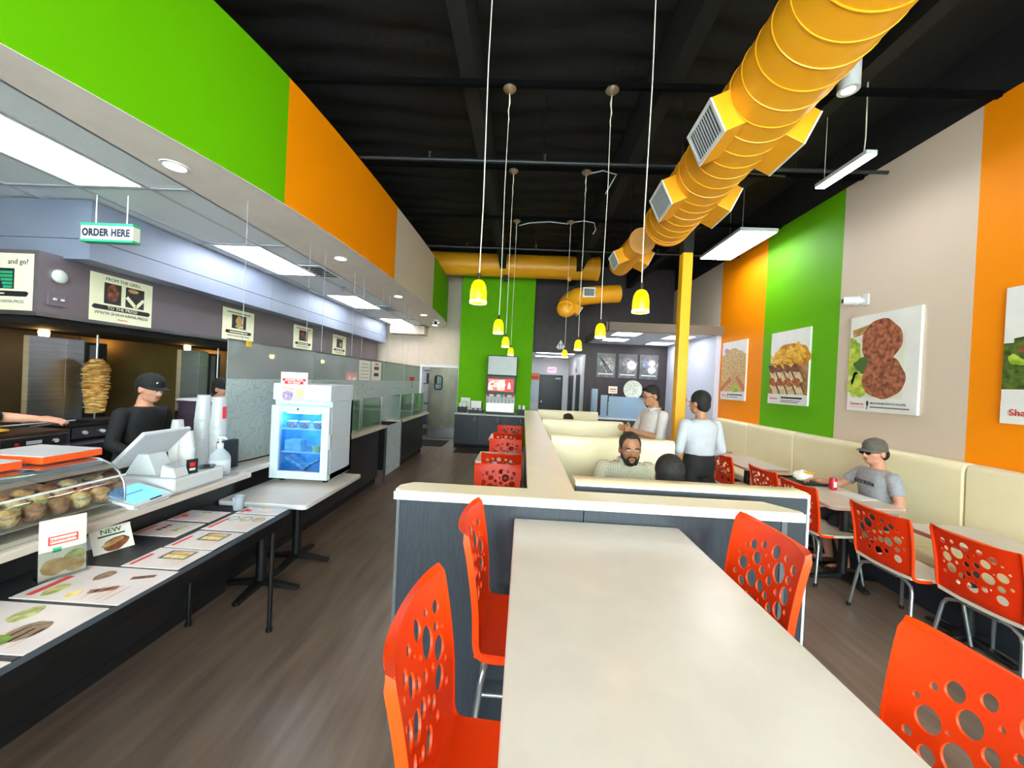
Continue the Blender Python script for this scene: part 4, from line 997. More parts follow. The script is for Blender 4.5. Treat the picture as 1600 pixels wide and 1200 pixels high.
def rim_mesh(seat):
    """raised lip that runs down one side, over the top and down the other"""
    path = [(1, s) for s in [1 - i / 26 for i in range(27)]] + [(1 - 2 * i / 20, 0) for i in range(1, 20)] + [(-1, i / 26) for i in range(27)]
    mb = MB()
    for a, s in path:
        p = back_point(a, s, seat); e = 1e-3
        du = back_point(min(1, a + e), s, seat) - back_point(max(-1, a - e), s, seat); dv = back_point(a, min(1, s + e), seat) - back_point(a, max(0, s - e), seat)
        n = -du.cross(dv).normalized()                    # towards the back of the chair, under the seat
        out = du.normalized() * (1 if a > 0 else -1) if abs(a) > .999 else -dv.normalized()
        for q, w in ((-.005, -.003), (.017, -.003), (.017, .004), (-.005, .004)):
            mb.v.append(tuple(p + n * q + out * w))
    m = len(path)
    for i in range(m - 1):
        for q in range(4): mb.f.append((i * 4 + q, i * 4 + (q + 1) % 4, (i + 1) * 4 + (q + 1) % 4, (i + 1) * 4 + q))
    mb.f += [(3, 2, 1, 0), tuple(range(4 * m - 4, 4 * m))]
    return mb
def seat_mb(seat, th=.022):
    prof = [(-.195, .006), (-.15, -.002), (-.05, -.008), (.08, -.004), (.16, .002), (.2, -.004), (.222, -.022), (.228, -.05), (.226, -.085)]
    mb = MB(); NA = 12
    for sg in (0, -1):
        for (y, z) in prof:
            for i in range(NA + 1):
                a = -1 + 2 * i / NA; hw = .212 - .012 * max(0, (y - .15) * 8)
                k = .75 if z < -.015 else 1
                yy = y + (th * .8 * sg if z < -.015 else 0)
                mb.v.append((a * hw, yy, seat + z + .012 * a * a + th * sg * (0.4 if z < -.015 else 1)))
    w = NA + 1; m = len(prof); o = m * w
    for j in range(m - 1):
        for i in range(NA):
            a = j * w + i; mb.f.append((a, a + 1, a + w + 1, a + w)); mb.f.append((o + a, o + a + w, o + a + w + 1, o + a + 1))
    for i in range(NA):
        mb.f.append((i, o + i, o + i + 1, i + 1)); a = (m - 1) * w + i; mb.f.append((a, a + 1, o + a + 1, o + a))
    for j in range(m - 1):
        a = j * w; mb.f.append((a, a + w, o + a + w, o + a)); a += NA; mb.f.append((a, o + a, o + a + w, a + w))
    return mb
def make_chair(name, seat, stool):
    t = thing(name, 'x', 'stool' if stool else 'chair')
    bo = link('backrest', back_mesh(seat, m=chair_red if stool else dining_red), t, 35)
    rim_mesh(seat).build('rim', chair_rim if stool else dining_rim, bo, 40)
    seat_mb(seat).build('seat', chair_red if stool else chair_seat, t, 50)
    sp = .05 if stool else .03
    for sx in (-1, 1):
        for sy in (-1, 1):
            y0 = .15 * sy; x0 = .14 * sx
            pts = [(x0 * .55, y0, seat - .035), (x0 * .95, y0, seat - .04), (sx * .185, y0 + sy * .012, seat - .065), (sx * .2, y0 + sy * .02, seat - .10), (sx * (.205 + sp), y0 + sy * (.03 + sp), .012)]
            lg = MB().tube(pts, .0115, 10).build('leg', chrome, t, 60)
            MB().cyl((pts[-1][0], pts[-1][1], 0), (pts[-1][0], pts[-1][1], .03), .014, n=10).build('foot_cap', rubber, lg)
    box(-.09, .09, -.17, .17, seat - .045, seat - .03).build('seat_frame', chrome, t)
    if stool:
        f = lambda z: (.2 + .055 * (1 - z / (seat - .1)), .17 + .06 * (1 - z / (seat - .1)))
        for z, axis in ((.26, 'y'), (.30, 'x')):
            a, b = f(z)
            for s in (-1, 1):
                (MB().cyl((-a, s * b, z), (a, s * b, z), .010, n=10) if axis == 'y' else MB().cyl((s * a, -b, z), (s * a, b, z), .010, n=10)).build('footrest', chrome, t, 40)
    return t
R90 = math.pi / 2
stool = make_chair('bar_stool', .755, True); stool.scale = (.86, 1, 1)
us = 0
for x, y, rz, lab in ((.07, 1.43, -R90, 'orange bar stool at the table corner by the partition, left side'), (.03, .83, -R90, 'orange bar stool nearest the camera on the left of the tall table'),
                      (.73, 1.44, R90, 'orange bar stool against the partition, right of the tall table'), (.71, .72, R90, 'orange bar stool at the lower right picture corner')):
    place(stool, us, (x, y, 0), rz, lab, 'orange bar stools around the tall table'); us = 1
t = ped_table('bar_table', 'tall cream bar table in the foreground', -.012, .748, -.35, 1.725, 1.06, [(0, .55), (0, -.5)], rad=.012)
t['category'] = 'table'

chair = make_chair('dining_chair', .45, False); us = 0
CH = [(3.06, 2.36, -R90, 'red perforated chair nearest the camera at the wall tables'), (2.96, 2.86, -R90, 'red perforated chair second from the right at the wall tables'),
      (2.90, 3.60, -R90, 'red perforated chair with its pale seat showing beside the booth end'), (2.94, 4.18, -R90, 'red perforated chair behind the wrapped food, past the booth end'), (2.92, 4.98, -R90, 'red perforated chair right of the standing man in black trousers'),
      (2.75, 6.3, -R90, 'red perforated chair far back beside the yellow post')]
for x, y, rz, lab in CH:
    place(chair, us, (x, y, 0), rz, lab, 'red chairs at the wall tables'); us = 1
for y, rz, lab in ((3.40, math.pi, 'orange chair nearest behind the partition in the aisle row'), (4.46, 0, 'dark red chair back, second in the aisle row'), (5.0, math.pi, 'orange chair third in the aisle row'),
                   (6.18, 0, 'dark red chair back, fourth in the aisle row'), (6.66, math.pi, 'orange chair farthest back in the aisle row')):
    place(chair, us, (-.21, y, 0), rz, lab, 'orange chairs along the partition')
ped_table('aisle_table', 'small white aisle table hidden behind the partition', -.53, .03, 2.55, 3.2, group='aisle tables')
ped_table('aisle_table', 'small white aisle table between the second and third orange chairs', -.53, .03, 4.3, 4.9, group='aisle tables')
ped_table('aisle_table', 'small white aisle table farthest back in the aisle row', -.53, .03, 6.0, 6.6, group='aisle tables')
# wall tables
wedge = mat('shaded_edge_band', (186, 140, 126), .4)  # edge tinted maroon in place of the shading on its aisle side
ped_table('banquette_table', 'cream wall table at the right picture edge', 2.96, 3.52, 1.86, 2.95, .75, [(0, -.3), (0, .3)], 'tables along the banquette', wedge, .05)
ped_table('banquette_table', 'cream wall table with the drink can and the wrapped food', 2.74, 3.38, 3.28, 4.38, .75, [(0, -.3), (0, .3)], 'tables along the banquette', wedge, .05)
ped_table('banquette_table', 'cream wall table right of the man in black trousers', 2.86, 3.42, 4.74, 5.6, .75, None, 'tables along the banquette', wedge, .05)
ped_table('banquette_table', 'cream wall table farthest back on the banquette', 2.86, 3.42, 6.0, 6.9, .75, None, 'tables along the banquette', wedge, .05)
# ------------------------------------------------------------------ banquette along the right wall
t = thing('banquette', 'long cream vinyl banquette along the striped wall', 'banquette', (3.7, 3.0, 0))
segs = [(-1.5, 1.25), (1.25, 3.27), (3.27, 5.27), (5.27, 6.33), (6.33, 7.42)]
XZ = Matrix(((1, 0, 0, 0), (0, 0, 1, 0), (0, 1, 0, 0), (0, 0, 0, 1)))
for y0, y1 in segs:
    pr = [(.12, .40), (.105, 1.10), (.115, 1.15), (.145, 1.178), (.19, 1.185), (.245, 1.178), (.27, 1.15), (.285, 1.0), (.285, .40)]
    MB().prism(pr, y0 - 3 + .004, y1 - 3 - .004).tf(XZ).build('back_cushion', vinyl, t, 40, bevel=.018, seg=3)
    box(-.36, .118, y0 - 3 + .004, y1 - 3 - .004, .36, .46).build('seat_cushion', vinyl, t, bevel=.03, seg=3)
box(-.33, .28, -4.5, 4.42, 0, .36).build('base', slate, t)
# ------------------------------------------------------------------ food posters on the striped wall
def wall_poster(label, y, cat='poster'):
    o = thing('food_poster', label, cat, M=fr_right(4.0, y, 2.11), group='food posters on the striped wall')
    box(-.4, .4, -.56, .56, .002, .03).build('canvas', mat('poster_white', (232, 230, 228), .45), o)
    z = .0312
    text('Shawarma', .052, redink, o, 'logo_lettering', (-.27, -.475, z), shear=.15, sx=.82)
    rect(-.37, -.515, -.17, -.511, z).build('logo_underline', redink, o)
    join(blob(-.135, -.465, .014, .03, z, seed=2), strip(-.135, -.48, -.14, -.535, .01, z)).build('logo_mark', ink, o)
    return o, z
burnt = mat('printed_falafel', (196, 118, 84), .5, c2=(112, 56, 38), scale=22, detail=10)
lett = mat('printed_lettuce', (214, 222, 90), .5, c2=(128, 166, 30), scale=14, detail=5)
fries = mat('printed_fries', (246, 196, 62), .5, c2=(224, 150, 36), scale=12)
shred = mat('printed_noodles', (226, 196, 140), .5, c2=(190, 140, 84), scale=26, detail=6)
pbread = mat('printed_flatbread', (236, 222, 190), .5, c2=(214, 176, 120), scale=16)
salad = mat('printed_salad_mix', (96, 122, 38), .5, c2=(36, 58, 20), scale=20, detail=6)
# falafel poster
o, z = wall_poster('tall poster with two falafel balls on lettuce', 4.235)
rect(-.4, -.40, .25, .30, z).build('printed_backdrop', mat('printed_pale', (222, 224, 206), .5), o)
blob(-.33, .05, .085, .26, z + .0008, irr=.25, seed=3).build('printed_lettuce', lett, o); blob(-.28, -.26, .12, .15, z + .0008, irr=.25, seed=5).build('printed_lettuce', lett, o)
blob(-.2, -.02, .12, .10, z + .0012, irr=.2, seed=6).build('printed_dark_leaf', mat('printed_green_dark', (70, 104, 44), .5), o)
strip(-.36, .36, -.05, .42, .09, z + .0016).build('printed_pita', foodtan, o)
blob(-.01, .24, .235, .25, z + .0022, irr=.05, seed=7, n=40).build('printed_falafel', burnt, o)
blob(.03, -.17, .245, .24, z + .0028, irr=.05, seed=9, n=40).build('printed_falafel', burnt, o)
text('MADE FROM SCRATCH FALAFEL', .030, ink, o, 'caption', (-.10, -.462, z), align='LEFT', bold=.0004, sx=.92)
rect(-.10, -.512, .33, -.498, z).build('caption_line', greyink, o)
# wraps and fries poster
o, z = wall_poster('tall poster with fries above cut wraps on green wall', 5.675)
rr = random.Random(5)
rect(-.4, -.41, .4, .08, z).build('printed_backdrop', mat('printed_sauce', (196, 150, 96), .5, c2=(150, 90, 50), scale=14, detail=6), o)
blob(.08, .16, .34, .2, z + .0004, irr=.12, seed=3, n=36).build('printed_fries_heap', mat('printed_fries_shade', (222, 156, 40), .5, c2=(190, 112, 26), scale=10), o)
fries2 = mat('printed_fries_pale', (252, 214, 92), .5, c2=(238, 178, 52), scale=10)
for i in range(26):
    x = rr.uniform(-.30, .28); y = rr.uniform(.0, .20) + .16 * (x + .3) + rr.uniform(-.05, .08); a = rr.uniform(-.95, .25)
    strip(x - .11 * math.cos(a), y - .11 * math.sin(a), x + .11 * math.cos(a), y + .11 * math.sin(a), .05, z + .001 + .0004 * i).build('printed_fry', fries if i % 3 else fries2, o)
ofill = mat('printed_orange_filling', (206, 120, 56), .5, c2=(150, 60, 30), scale=30)
for r0, (yb, fl) in enumerate(((-.02, foodbr), (-.23, ofill))):
    for i in range(4):
        x = -.34 + .17 * i + .03 * r0
        strip(x, yb, x + .12, yb - .2, .135, z + .0125 + .002 * r0).build('printed_wrap', pbread, o); strip(x + .075, yb - .01, x + .18, yb - .19, .02, z + .013 + .002 * r0).build('printed_wrap_shade', mat('printed_shadow_brown', (110, 84, 56), .5), o)
        blob(x + .005, yb + .005, .085, .058, z + .0138 + .002 * r0, seed=i + 7 * r0, irr=.25, rot=-.5).build('printed_filling', fl, o)
rect(-.4, -.56, .4, -.405, z + .0158).build('white_footer', MATS['poster_white'], o)
text('Shawarma', .052, redink, o, 'footer_logo', (-.27, -.475, z + .0172), shear=.15, sx=.82)
rect(-.10, -.47, .33, -.445, z + .0170).build('caption_line', ink, o)
rect(-.10, -.505, .3, -.493, z + .0170).build('caption_line', greyink, o); rect(-.10, -.53, .26, -.518, z + .0170).build('caption_line', greyink, o)
# noodles poster
o, z = wall_poster('tall poster with a pale shredded dish, farthest back on orange wall', 7.135)
rect(-.4, -.40, .4, .3, z).build('printed_dish', shred, o); blob(.0, .26, .34, .16, z + .0008, irr=.15, seed=4).build('printed_dish_top', shred, o)
blob(-.24, .39, .07, .05, z + .0016, seed=2).build('printed_petal', mat('printed_mauve', (196, 130, 190), .5), o)
join(strip(-.4, -.38, -.05, -.15, .09, z + .0016), strip(.38, -.35, .12, -.12, .1, z + .0016)).build('printed_fingers', mat('printed_rose', (196, 120, 84), .5), o); blob(.1, -.34, .12, .07, z + .0022, seed=8).build('printed_herbs', lett, o)
rect(-.10, -.47, .33, -.45, z).build('caption_line', ink, o); rect(-.10, -.51, .2, -.498, z).build('caption_line', greyink, o)
# salad poster
o, z = wall_poster('tall poster with green salad cut off at the right edge', 2.785)
rect(-.4, -.28, .4, .1, z).build('printed_salad', salad, o); blob(.05, .1, .32, .12, z + .0008, irr=.25, seed=6).build('printed_salad_top', salad, o)
for i in range(7): blob(rr.uniform(-.34, .34), rr.uniform(-.22, .14), .06, .035, z + .0016 + i * .0003, seed=i + 40, irr=.2, rot=rr.uniform(0, 3)).build('printed_tomato' if i % 2 else 'printed_leaf', foodbr if i % 3 == 0 else lett, o)
text('Shawarma', .075, redink, o, 'large_logo', (-.19, -.47, z + .0012), bold=.001)
rect(-.40, -.56, .4, -.38, z + .0006).build('white_footer', MATS['poster_white'], o)
# security camera
t = thing('security_camera', 'white bullet camera on the tan wall above the falafel poster', 'camera', (4.0, 4.5, 2.86))
box(-.02, 0, -.06, .02, -.06, .07).build('wall_plate', whiteplastic, t, bevel=.006)
MB().cyl((-.02, 0, 0), (-.1, .03, -.02), .035, .04, n=18).build('bracket', whiteplastic, t, 40)
MB().cyl((-.06, .0, .0), (-.20, .07, .0), .05, .046, n=20).build('housing', whiteplastic, t, 40); MB().cyl((-.2, .07, 0), (-.206, .073, 0), .026, n=16).build('lens', rubber, t)

# ------------------------------------------------------------------ pendants
amber = bpy.data.materials.new('amber_glass_shade'); amber.use_nodes = True
nt = amber.node_tree; b = nt.nodes['Principled BSDF']; b.inputs['Base Color'].default_value = (*lin((255, 176, 0)), 1); b.inputs['Roughness'].default_value = .25
nz = nt.nodes.new('ShaderNodeTexNoise'); nz.inputs['Scale'].default_value = 16; rp = nt.nodes.new('ShaderNodeValToRGB')
rp.color_ramp.elements[0].color = (*lin((255, 110, 0)), 1); rp.color_ramp.elements[1].color = (*lin((255, 214, 10)), 1)
nt.links.new(nz.outputs['Fac'], rp.inputs['Fac']); nt.links.new(rp.outputs['Color'], b.inputs['Emission Color']); b.inputs['Emission Strength'].default_value = 1.3
MATS['amber_glass_shade'] = amber
def make_pendant():
    t = thing('pendant_lamp', 'x', 'lamp', (0, 0, CEIL - .035))
    return t
drop = CEIL - .035 - 2.13
sh = MB().lathe([(.046, 0), (.0465, .015), (.0455, .06), (.040, .095), (.028, .118), (.014, .126)], 26, c=(0, 0, -drop), cap=False)
sh2 = MB().lathe([(.043, .0005), (.0425, .06), (.037, .093), (.026, .113)], 26, c=(0, 0, -drop), cap=False)
pend = make_pendant()
so = join(sh, sh2).build('glass_shade', amber, pend, 50)
MB().lathe([(.0475, -.003), (.0475, .010), (.0435, .010), (.0435, -.003), (.0475, -.003)], 26, c=(0, 0, -drop), cap=False).build('shade_lip', mat('glowing_lip', (255, 244, 170), .3, emit=3.0), so, 40)
MB().ell((0, 0, -drop + .055), (.02, .02, .028), 14, 10).build('bulb', mat('warm_bulb', (255, 226, 160), .4, emit=PEND * 12), pend, 60)
MB().cyl((0, 0, -drop + .124), (0, 0, -drop + .165), .012, .008, n=14).build('socket', blackmetal, pend, 40)
MB().tube([(0, 0, -drop + .16), (.004, .0, -drop * .75), (-.004, 0, -drop * .4), (.002, 0, -.3), (0, 0, -.03)], .0032, 8).build('cord', mat('pale_cord', (214, 206, 188), .5), pend, 60)
MB().tube([(0, 0, -.05), (.010, 0, -.12), (-.006, 0, -.2), (.006, 0, -.27), (0, 0, -.32)], .005, 6).build('cord_slack', mat('pale_cord', (214, 206, 188)), pend, 60)
MB().lathe([(0, -.045), (.018, -.04), (.045, -.02), (.06, -.004), (.06, .0), (0, 0)], 24).build('canopy', mat('brushed_nickel', (176, 160, 140), .3, .9), pend, 40)
box(-.04, .04, -.04, .04, 0, .02).build('junction_box', blackmetal, pend)
us = 0
for q, (x, y) in enumerate(((-.275, 2.05), (-.25, 3.33), (-.25, 4.62), (-.235, 6.05), (.645, 2.12), (.665, 3.32), (.655, 4.60), (.645, 6.02))):
    lab = ['nearest amber pendant of the left row', 'second amber pendant of the left row', 'third amber pendant of the left row', 'farthest amber pendant of the left row, above the drink machine',
           'nearest amber pendant of the right row', 'second amber pendant of the right row', 'third amber pendant of the right row', 'farthest amber pendant of the right row'][q]
    place(pend, us, (x, y, CEIL - .035), .6 * q, lab, 'amber glass pendants'); us = 1
for nm, pts, lab in (('loose_cable', [(-.2, 6.1, 4.28), (-.03, 6.1, 4.33), (.3, 6.05, 4.34), (.6, 6.02, 4.30)], 'grey cable strung between the farthest pendants'), ('loose_cable', [(.68, 6.02, 4.33), (.85, 6.0, 4.35), (1.0, 5.9, 4.28), (1.02, 5.85, 4.15), (.98, 5.85, 4.08)], 'short grey cable end hanging by the farthest right pendant'),
                     ('loose_cable', [(.70, 4.6, 4.32), (.85, 4.55, 4.33), (1.0, 4.5, 4.26), (.93, 4.5, 4.12), (.88, 4.5, 4.02)], 'pale cable end hanging by the third right pendant')):
    tag(MB().tube(pts, .008, 8).build(nm, greyp, None, 60), lab, 'cable')
# ------------------------------------------------------------------ ducts
def vent_box(t, p, outd, along, w=.34, h=.22, dep=.2, grille=True):
    outd = Vector(outd).normalized(); along = Vector(along).normalized(); up = outd.cross(along).normalized()
    M = Matrix((along, up, outd)).transposed().to_4x4(); M.translation = Vector(p)
    if (M.to_3x3()).determinant() < 0: M = Matrix((-along, up, outd)).transposed().to_4x4(); M.translation = Vector(p)
    bo = MB().box(-w / 2, w / 2, -h / 2, h / 2, -.12, dep).tf(M).build('vent_box', ductm, t, bevel=.004)
    join(box(-w / 2, w / 2, -h / 2, -h / 2 + .025, dep, dep + .012), box(-w / 2, w / 2, h / 2 - .025, h / 2, dep, dep + .012), box(-w / 2, -w / 2 + .025, -h / 2 + .025, h / 2 - .025, dep, dep + .012), box(w / 2 - .025, w / 2, -h / 2 + .025, h / 2 - .025, dep, dep + .012)).tf(M).build('grille_frame', whitep, bo)
    gl = MB()
    for i in range(12):
        x = -w / 2 + .035 + i * (w - .07) / 11; gl.box(x - .004, x + .004, -h / 2 + .025, h / 2 - .025, dep + .001, dep + .009)
    gl.tf(M).build('grille_bars', greyp, bo)
    MB().box(-w / 2 + .025, w / 2 - .025, -h / 2 + .025, h / 2 - .025, dep - .001, dep + .001).tf(M).build('dark_throat', black, bo)
t = thing('spiral_duct', 'large orange spiral duct running over the bar table', 'duct', (0, 0, 0))
A, B = Vector((1.42, -.6, 3.74)), Vector((1.665, 4.55, 3.72)); d = (B - A).normalized(); RD = .275
MB().cyl(A, B, RD, n=64).build('duct_wall', ductm, t, 40)
rid = MB(); nseg = 34; a = d.orthogonal().normalized(); b2 = d.cross(a)
pts = []
for i in range(nseg * 40):
    ang = 2 * math.pi * i / 40; p = A + d * ((B - A).length * i / (nseg * 40.0)); pts.append(p + (a * math.cos(ang) + b2 * math.sin(ang)) * (RD + .001))
rid.tube(pts, .005, 5); rid.build('spiral_seam', ductm, t, 60)
MB().cyl(B - d * .03, B + d * .012, RD + .008, n=64).build('end_collar', ductm, t, 40)
for y, yl in ((2.72, 0), (3.72, 0)):
    c = A + d * ((y - A.y) / d.y)
    vent_box(t, c + Vector((-.20, 0, -.10)), (-.90, 0, -.42), d, .40, .25, .16); vent_box(t, c + Vector((.20, .1, -.10)), (.9, 0, -.42), d, .40, .25, .16)
for y in (.6, 2.1, 4.2):
    c = A + d * ((y - A.y) / d.y); MB().cyl(c + Vector((0, 0, RD)), (c.x, c.y, DECK), .006, n=6).build('hanger', blackmetal, t)
t = thing('end_duct', 'short orange duct with a round cap behind the big duct', 'duct', (0, 0, 0))
MB().tube([(1.615, 5.4, 3.82), (1.60, 5.7, 3.81), (1.575, 6.0, 3.80), (1.55, 6.35, 3.78)], .185, 40).build('duct_wall', ductm, t, 40)
MB().cyl((1.616, 5.38, 3.82), (1.615, 5.4, 3.82), .192, n=40).build('round_cap', mat('flare_lit_cap', (244, 176, 100), .4), t, 40)  # cap orange paled towards pink for the flare falling on it
vent_box(t, (1.44, 5.85, 3.72), (-.9, 0, -.42), (0, 1, 0), .34, .22, .12); vent_box(t, (1.74, 5.85, 3.72), (.9, 0, -.42), (0, 1, 0), .34, .22, .12)
MB().cyl((1.58, 5.9, 3.98), (1.58, 5.9, DECK), .006, n=6).build('hanger', blackmetal, t)
MB().ell((1.55, 6.35, 3.78), (.185, .1, .185), 24, 14).build('closed_end', ductm, t, 60)
t = thing('elbow_duct', 'orange duct with an elbow near the dark back wall', 'duct', (0, 0, 0))
el = [(1.98, 8.1, 3.72), (1.6, 8.05, 3.68), (1.25, 8.0, 3.62), (1.05, 7.95, 3.57), (.92, 7.86, 3.48), (.84, 7.74, 3.36), (.80, 7.6, 3.24)]
MB().tube(el, .19, 36).build('duct_wall', ductm, t, 40); MB().ell(el[-1], (.19, .14, .17), 24, 14).build('closed_end', ductm, t, 60)
vent_box(t, (1.32, 7.88, 3.66), (-.3, -.9, -.1), (1, 0, 0), .26, .2, .1); vent_box(t, (1.0, 7.66, 3.25), (.8, -.3, -.5), (0, 1, 0), .22, .18, .1)
MB().cyl((1.7, 8.06, 3.85), (1.7, 8.06, DECK), .006, n=6).build('hanger', blackmetal, t)
t = thing('cross_duct', 'straight orange duct crossing in front of the green wall', 'duct', (0, 0, 0))
MB().cyl((-2.6, 9.1, 4.55), (1.69, 9.1, 4.55), .277, n=56).build('duct_wall', ductm, t, 40)
MB().cyl((1.64, 9.1, 4.55), (1.705, 9.1, 4.55), .283, n=56).build('end_collar', ductm, t, 40)
for x in (-1.2, .4): MB().cyl((x, 9.1, 4.82), (x, 9.1, DECK), .008, n=6).build('hanger', blackmetal, t)
box(-.62, -.5, 9.0, 9.2, 4.18, 4.29).build('damper_box', blackmetal, t); MB().cyl((1.0, 9.05, 4.29), (1.0, 9.05, 4.22), .04, n=12).build('bottom_stub', ductm, t, 40)
# sprinkler pipes
for q, (y, z, x0, x1) in enumerate(((4.2, 4.2, -5.4, 3.9), (7.0, 4.22, -5.4, 3.9))):
    t = thing('sprinkler_pipe', ['thin dark sprinkler pipe crossing the ceiling over the second pendants', 'thin dark sprinkler pipe crossing the ceiling above the cross duct'][q], 'pipe', (0, y, z))
    MB().cyl((x0, 0, 0), (x1, 0, 0), .02, n=12).build('pipe', mat('dark_grey_pipe', (52, 54, 58), .4, .5), t, 40)
    for x in (-2.8, .1, 2.9):
        MB().cyl((x, 0, 0), (x, 0, DECK - z), .006, n=6).build('hanger', blackmetal, t)
    for x in (-1.2, .12, 2.4):
        MB().cyl((x, 0, 0), (x, 0, .08), .01, n=8).cyl((x, 0, .08), (x, 0, .085), .02, n=10).build('sprinkler', mat('bronze_head', (110, 96, 80), .4, .6), t, 40)
for q, (x, y) in enumerate(((1.93, 2.9), (2.45, 5.8))):
    t = thing('cylinder_light', ['white ceiling cylinder light right beside the big orange duct', 'white ceiling cylinder light above the yellow post'][q], 'light', ((2.37, 2.435)[q], y, 4.1))
    MB().lathe([(0.045, -.06), (.07, -.06), (.07, CEIL - 4.1), (0, CEIL - 4.1)], 22, cap=False).build('housing', whiteplastic, t, 40)
    MB().cyl((0, 0, CEIL - 4.1), (0, 0, DECK - 4.1), .02, n=10).build('stem', blackmetal, t, 40)
    MB().lathe([(0, -.03), (.045, -.03)], 22, cap=False).build('lens', mat('cylinder_lens', (255, 246, 230), .4, emit=6), t)
    MB().lathe([(.045, -.06), (.045, -.03)], 22, cap=False).build('baffle', greyp, t)
# suspended office lights on the right
litm = mat('linear_lens', (246, 250, 255), .4, emit=LINEAR)
t = thing('bar_light', 'slim suspended light bar in front of the tan wall band', 'light', (3.1, 3.8, 3.95))
box(-.05, .05, -.3, .3, .0, .04).build('housing', whiteplastic, t); box(-.045, .045, -.295, .295, -.008, 0).build('lens', mat('bar_lens', (246, 250, 255), .4, emit=30), t)
MB().tube([(-.02, -.24, .04), (-.015, -.245, .2), (-.03, -.25, DECK - 3.95)], .006, 6).build('cord', MATS['pale_cord'], t)
MB().cyl((0, .24, .04), (0, .24, DECK - 3.95), .003, n=6).build('cord', MATS['pale_cord'], t)
t = thing('twin_panel_light', 'wide suspended twin panel light near the green wall band', 'light', (3.42, 6.28, 4.12))
box(-.28, .28, -.64, .64, .01, .06).build('housing', whiteplastic, t)
for s in (-1, 1): box(s * .14 - .125, s * .14 + .125, -.62, .62, 0, .01).build('lens', litm, t)
for x, y in ((-.2, -.55), (.2, .55)): MB().cyl((x, y, .06), (x, y, DECK - 4.12), .003, n=6).build('hanger', greyp, t)
# conduit along the ceiling at right
tag(MB().tube([(2.2, .5, 4.3), (2.25, 3.5, 4.3), (2.3, 4.4, 4.3), (2.5, 4.45, 4.3), (3.0, 4.5, 4.3)], .012, 8).build('conduit', mat('grey_conduit', (70, 72, 76), .4, .6), None, 60), 'thin grey conduit along the dark ceiling', 'conduit')
# ------------------------------------------------------------------ yellow post
t = thing('yellow_post', 'square yellow steel post in the dining area', 'post', (2.05, 4.9, 0))
box(-.065, .065, -.065, .065, 0, 3.48).build('yellow_section', yellowp, t, bevel=.012)
box(-.064, .064, -.064, .064, 3.48, DECK - .02).build('black_section', black, t)
box(-.11, .11, -.11, .11, 0, .02).build('base_plate', yellowp, t)
# ------------------------------------------------------------------ drink station on the green wall
t = thing('drink_cabinet', 'slate drink station cabinet against the green wall', 'cabinet', (-.8, 9.37, 0))
box(-.88, .88, -.36, .32, .83, .865).build('worktop', mat('pale_grey_top', (200, 200, 204), .35), t, bevel=.005)
box(-.86, .86, -.32, .315, .1, .83).build('body', slate, t)
box(-.86, .86, -.28, .3, 0, .1).build('toe_kick', black, t)
for i in range(3):
    dd = box(-.85 + .57 * i, -.85 + .57 * i + .56, -.34, -.321, .12, .815).build('door', slate, t, bevel=.002)
    MB().tube([(-.85 + .57 * i + .49, -.341, .68), (-.85 + .57 * i + .49, -.365, .69), (-.85 + .57 * i + .49, -.365, .78), (-.85 + .57 * i + .49, -.341, .79)], .006, 8).build('handle', chrome, dd, 60)
t = thing('soda_fountain', 'white soda fountain with a red lit picture panel', 'drink machine', (-.56, 9.36, .867))
box(-.36, .36, -.1, .3, .0, .5).build('body', whiteplastic, t, bevel=.008)
box(-.36, .36, -.3, -.1, 0, .06).build('drip_tray', blackmetal, t); box(-.34, .34, -.14, -.1, .06, .28).build('splash_plate', steel, t)
box(-.36, .36, -.24, .3, .5, .96).build('merchandiser', mat('black_plastic', (22, 22, 24), .4), t, bevel=.006)
sc = box(-.31, .31, -.25, -.24, .58, .88).build('picture_panel', mat('red_lit_panel', (226, 20, 24), .4, emit=1.2), t)
box(-.31, .1, -.252, -.25, .60, .86).build('picture_left', mat('warm_lit_photo', (214, 60, 50), .4, c2=(240, 190, 160), scale=6, emit=1.0), sc)
text('Coke', .19, mat('lit_white', (255, 250, 246), .4, emit=1.6), sc, 'lettering', M=fr((-.11, -.2535, .74), (1, 0, 0), (0, 0, 1)), shear=.25, bold=.002)
MB().lathe([(0, 0), (.028, 0), (.03, .06), (.02, .1), (.012, .13), (.012, .15), (0, .15)], 14, c=(.21, -.255, .65)).build('printed_bottle', mat('lit_white', (255, 250, 246)), sc, 40)
for i in range(8):
    x = -.31 + .089 * i
    nz_ = MB().lathe([(0, 0), (.016, 0), (.022, .04), (.022, .12), (0, .12)], 12, c=(x, -.19, .36)).build('dispensing_nozzle', whiteplastic, t, 40)
    box(x - .02, x + .02, -.222, -.208, .27, .37).build('lever', greyp, nz_); box(x - .028, x + .028, -.215, -.205, .44, .5).build('flavour_badge', (redp, paper, mat('brown_badge', (120, 70, 40), .5), paper, greenp, redp, paper, mat('orange_card', (250, 92, 30)))[i], nz_)
t = thing('ice_machine', 'grey ice maker stacked on the soda fountain', 'ice machine', (-.54, 9.4, 1.83))
box(-.37, .37, -.28, .28, 0, .5).build('body', blackmetal, t, bevel=.006); box(-.355, .355, -.29, -.28, .02, .48).build('front_panel', mat('pale_grey_panel', (186, 190, 190), .35), t, bevel=.004)
for i, (x, lab) in enumerate(((-1.52, 'black cup holder with white cups left of the soda fountain'), (-.02, 'black cup holder right of the soda fountain'))):
    t = thing('cup_holder', lab, 'holder', (x, 9.3, .867)); box(-.11, .11, -.12, .12, 0, .14).build('bin', blackmetal, t, bevel=.004)
    for s in range(2): MB().lathe([(0, .12), (.04, .12), (.03, .24), (0, .24)], 14, c=(-.05 + .1 * s, 0, 0)).build('cup_sleeve', wc, t, 40)
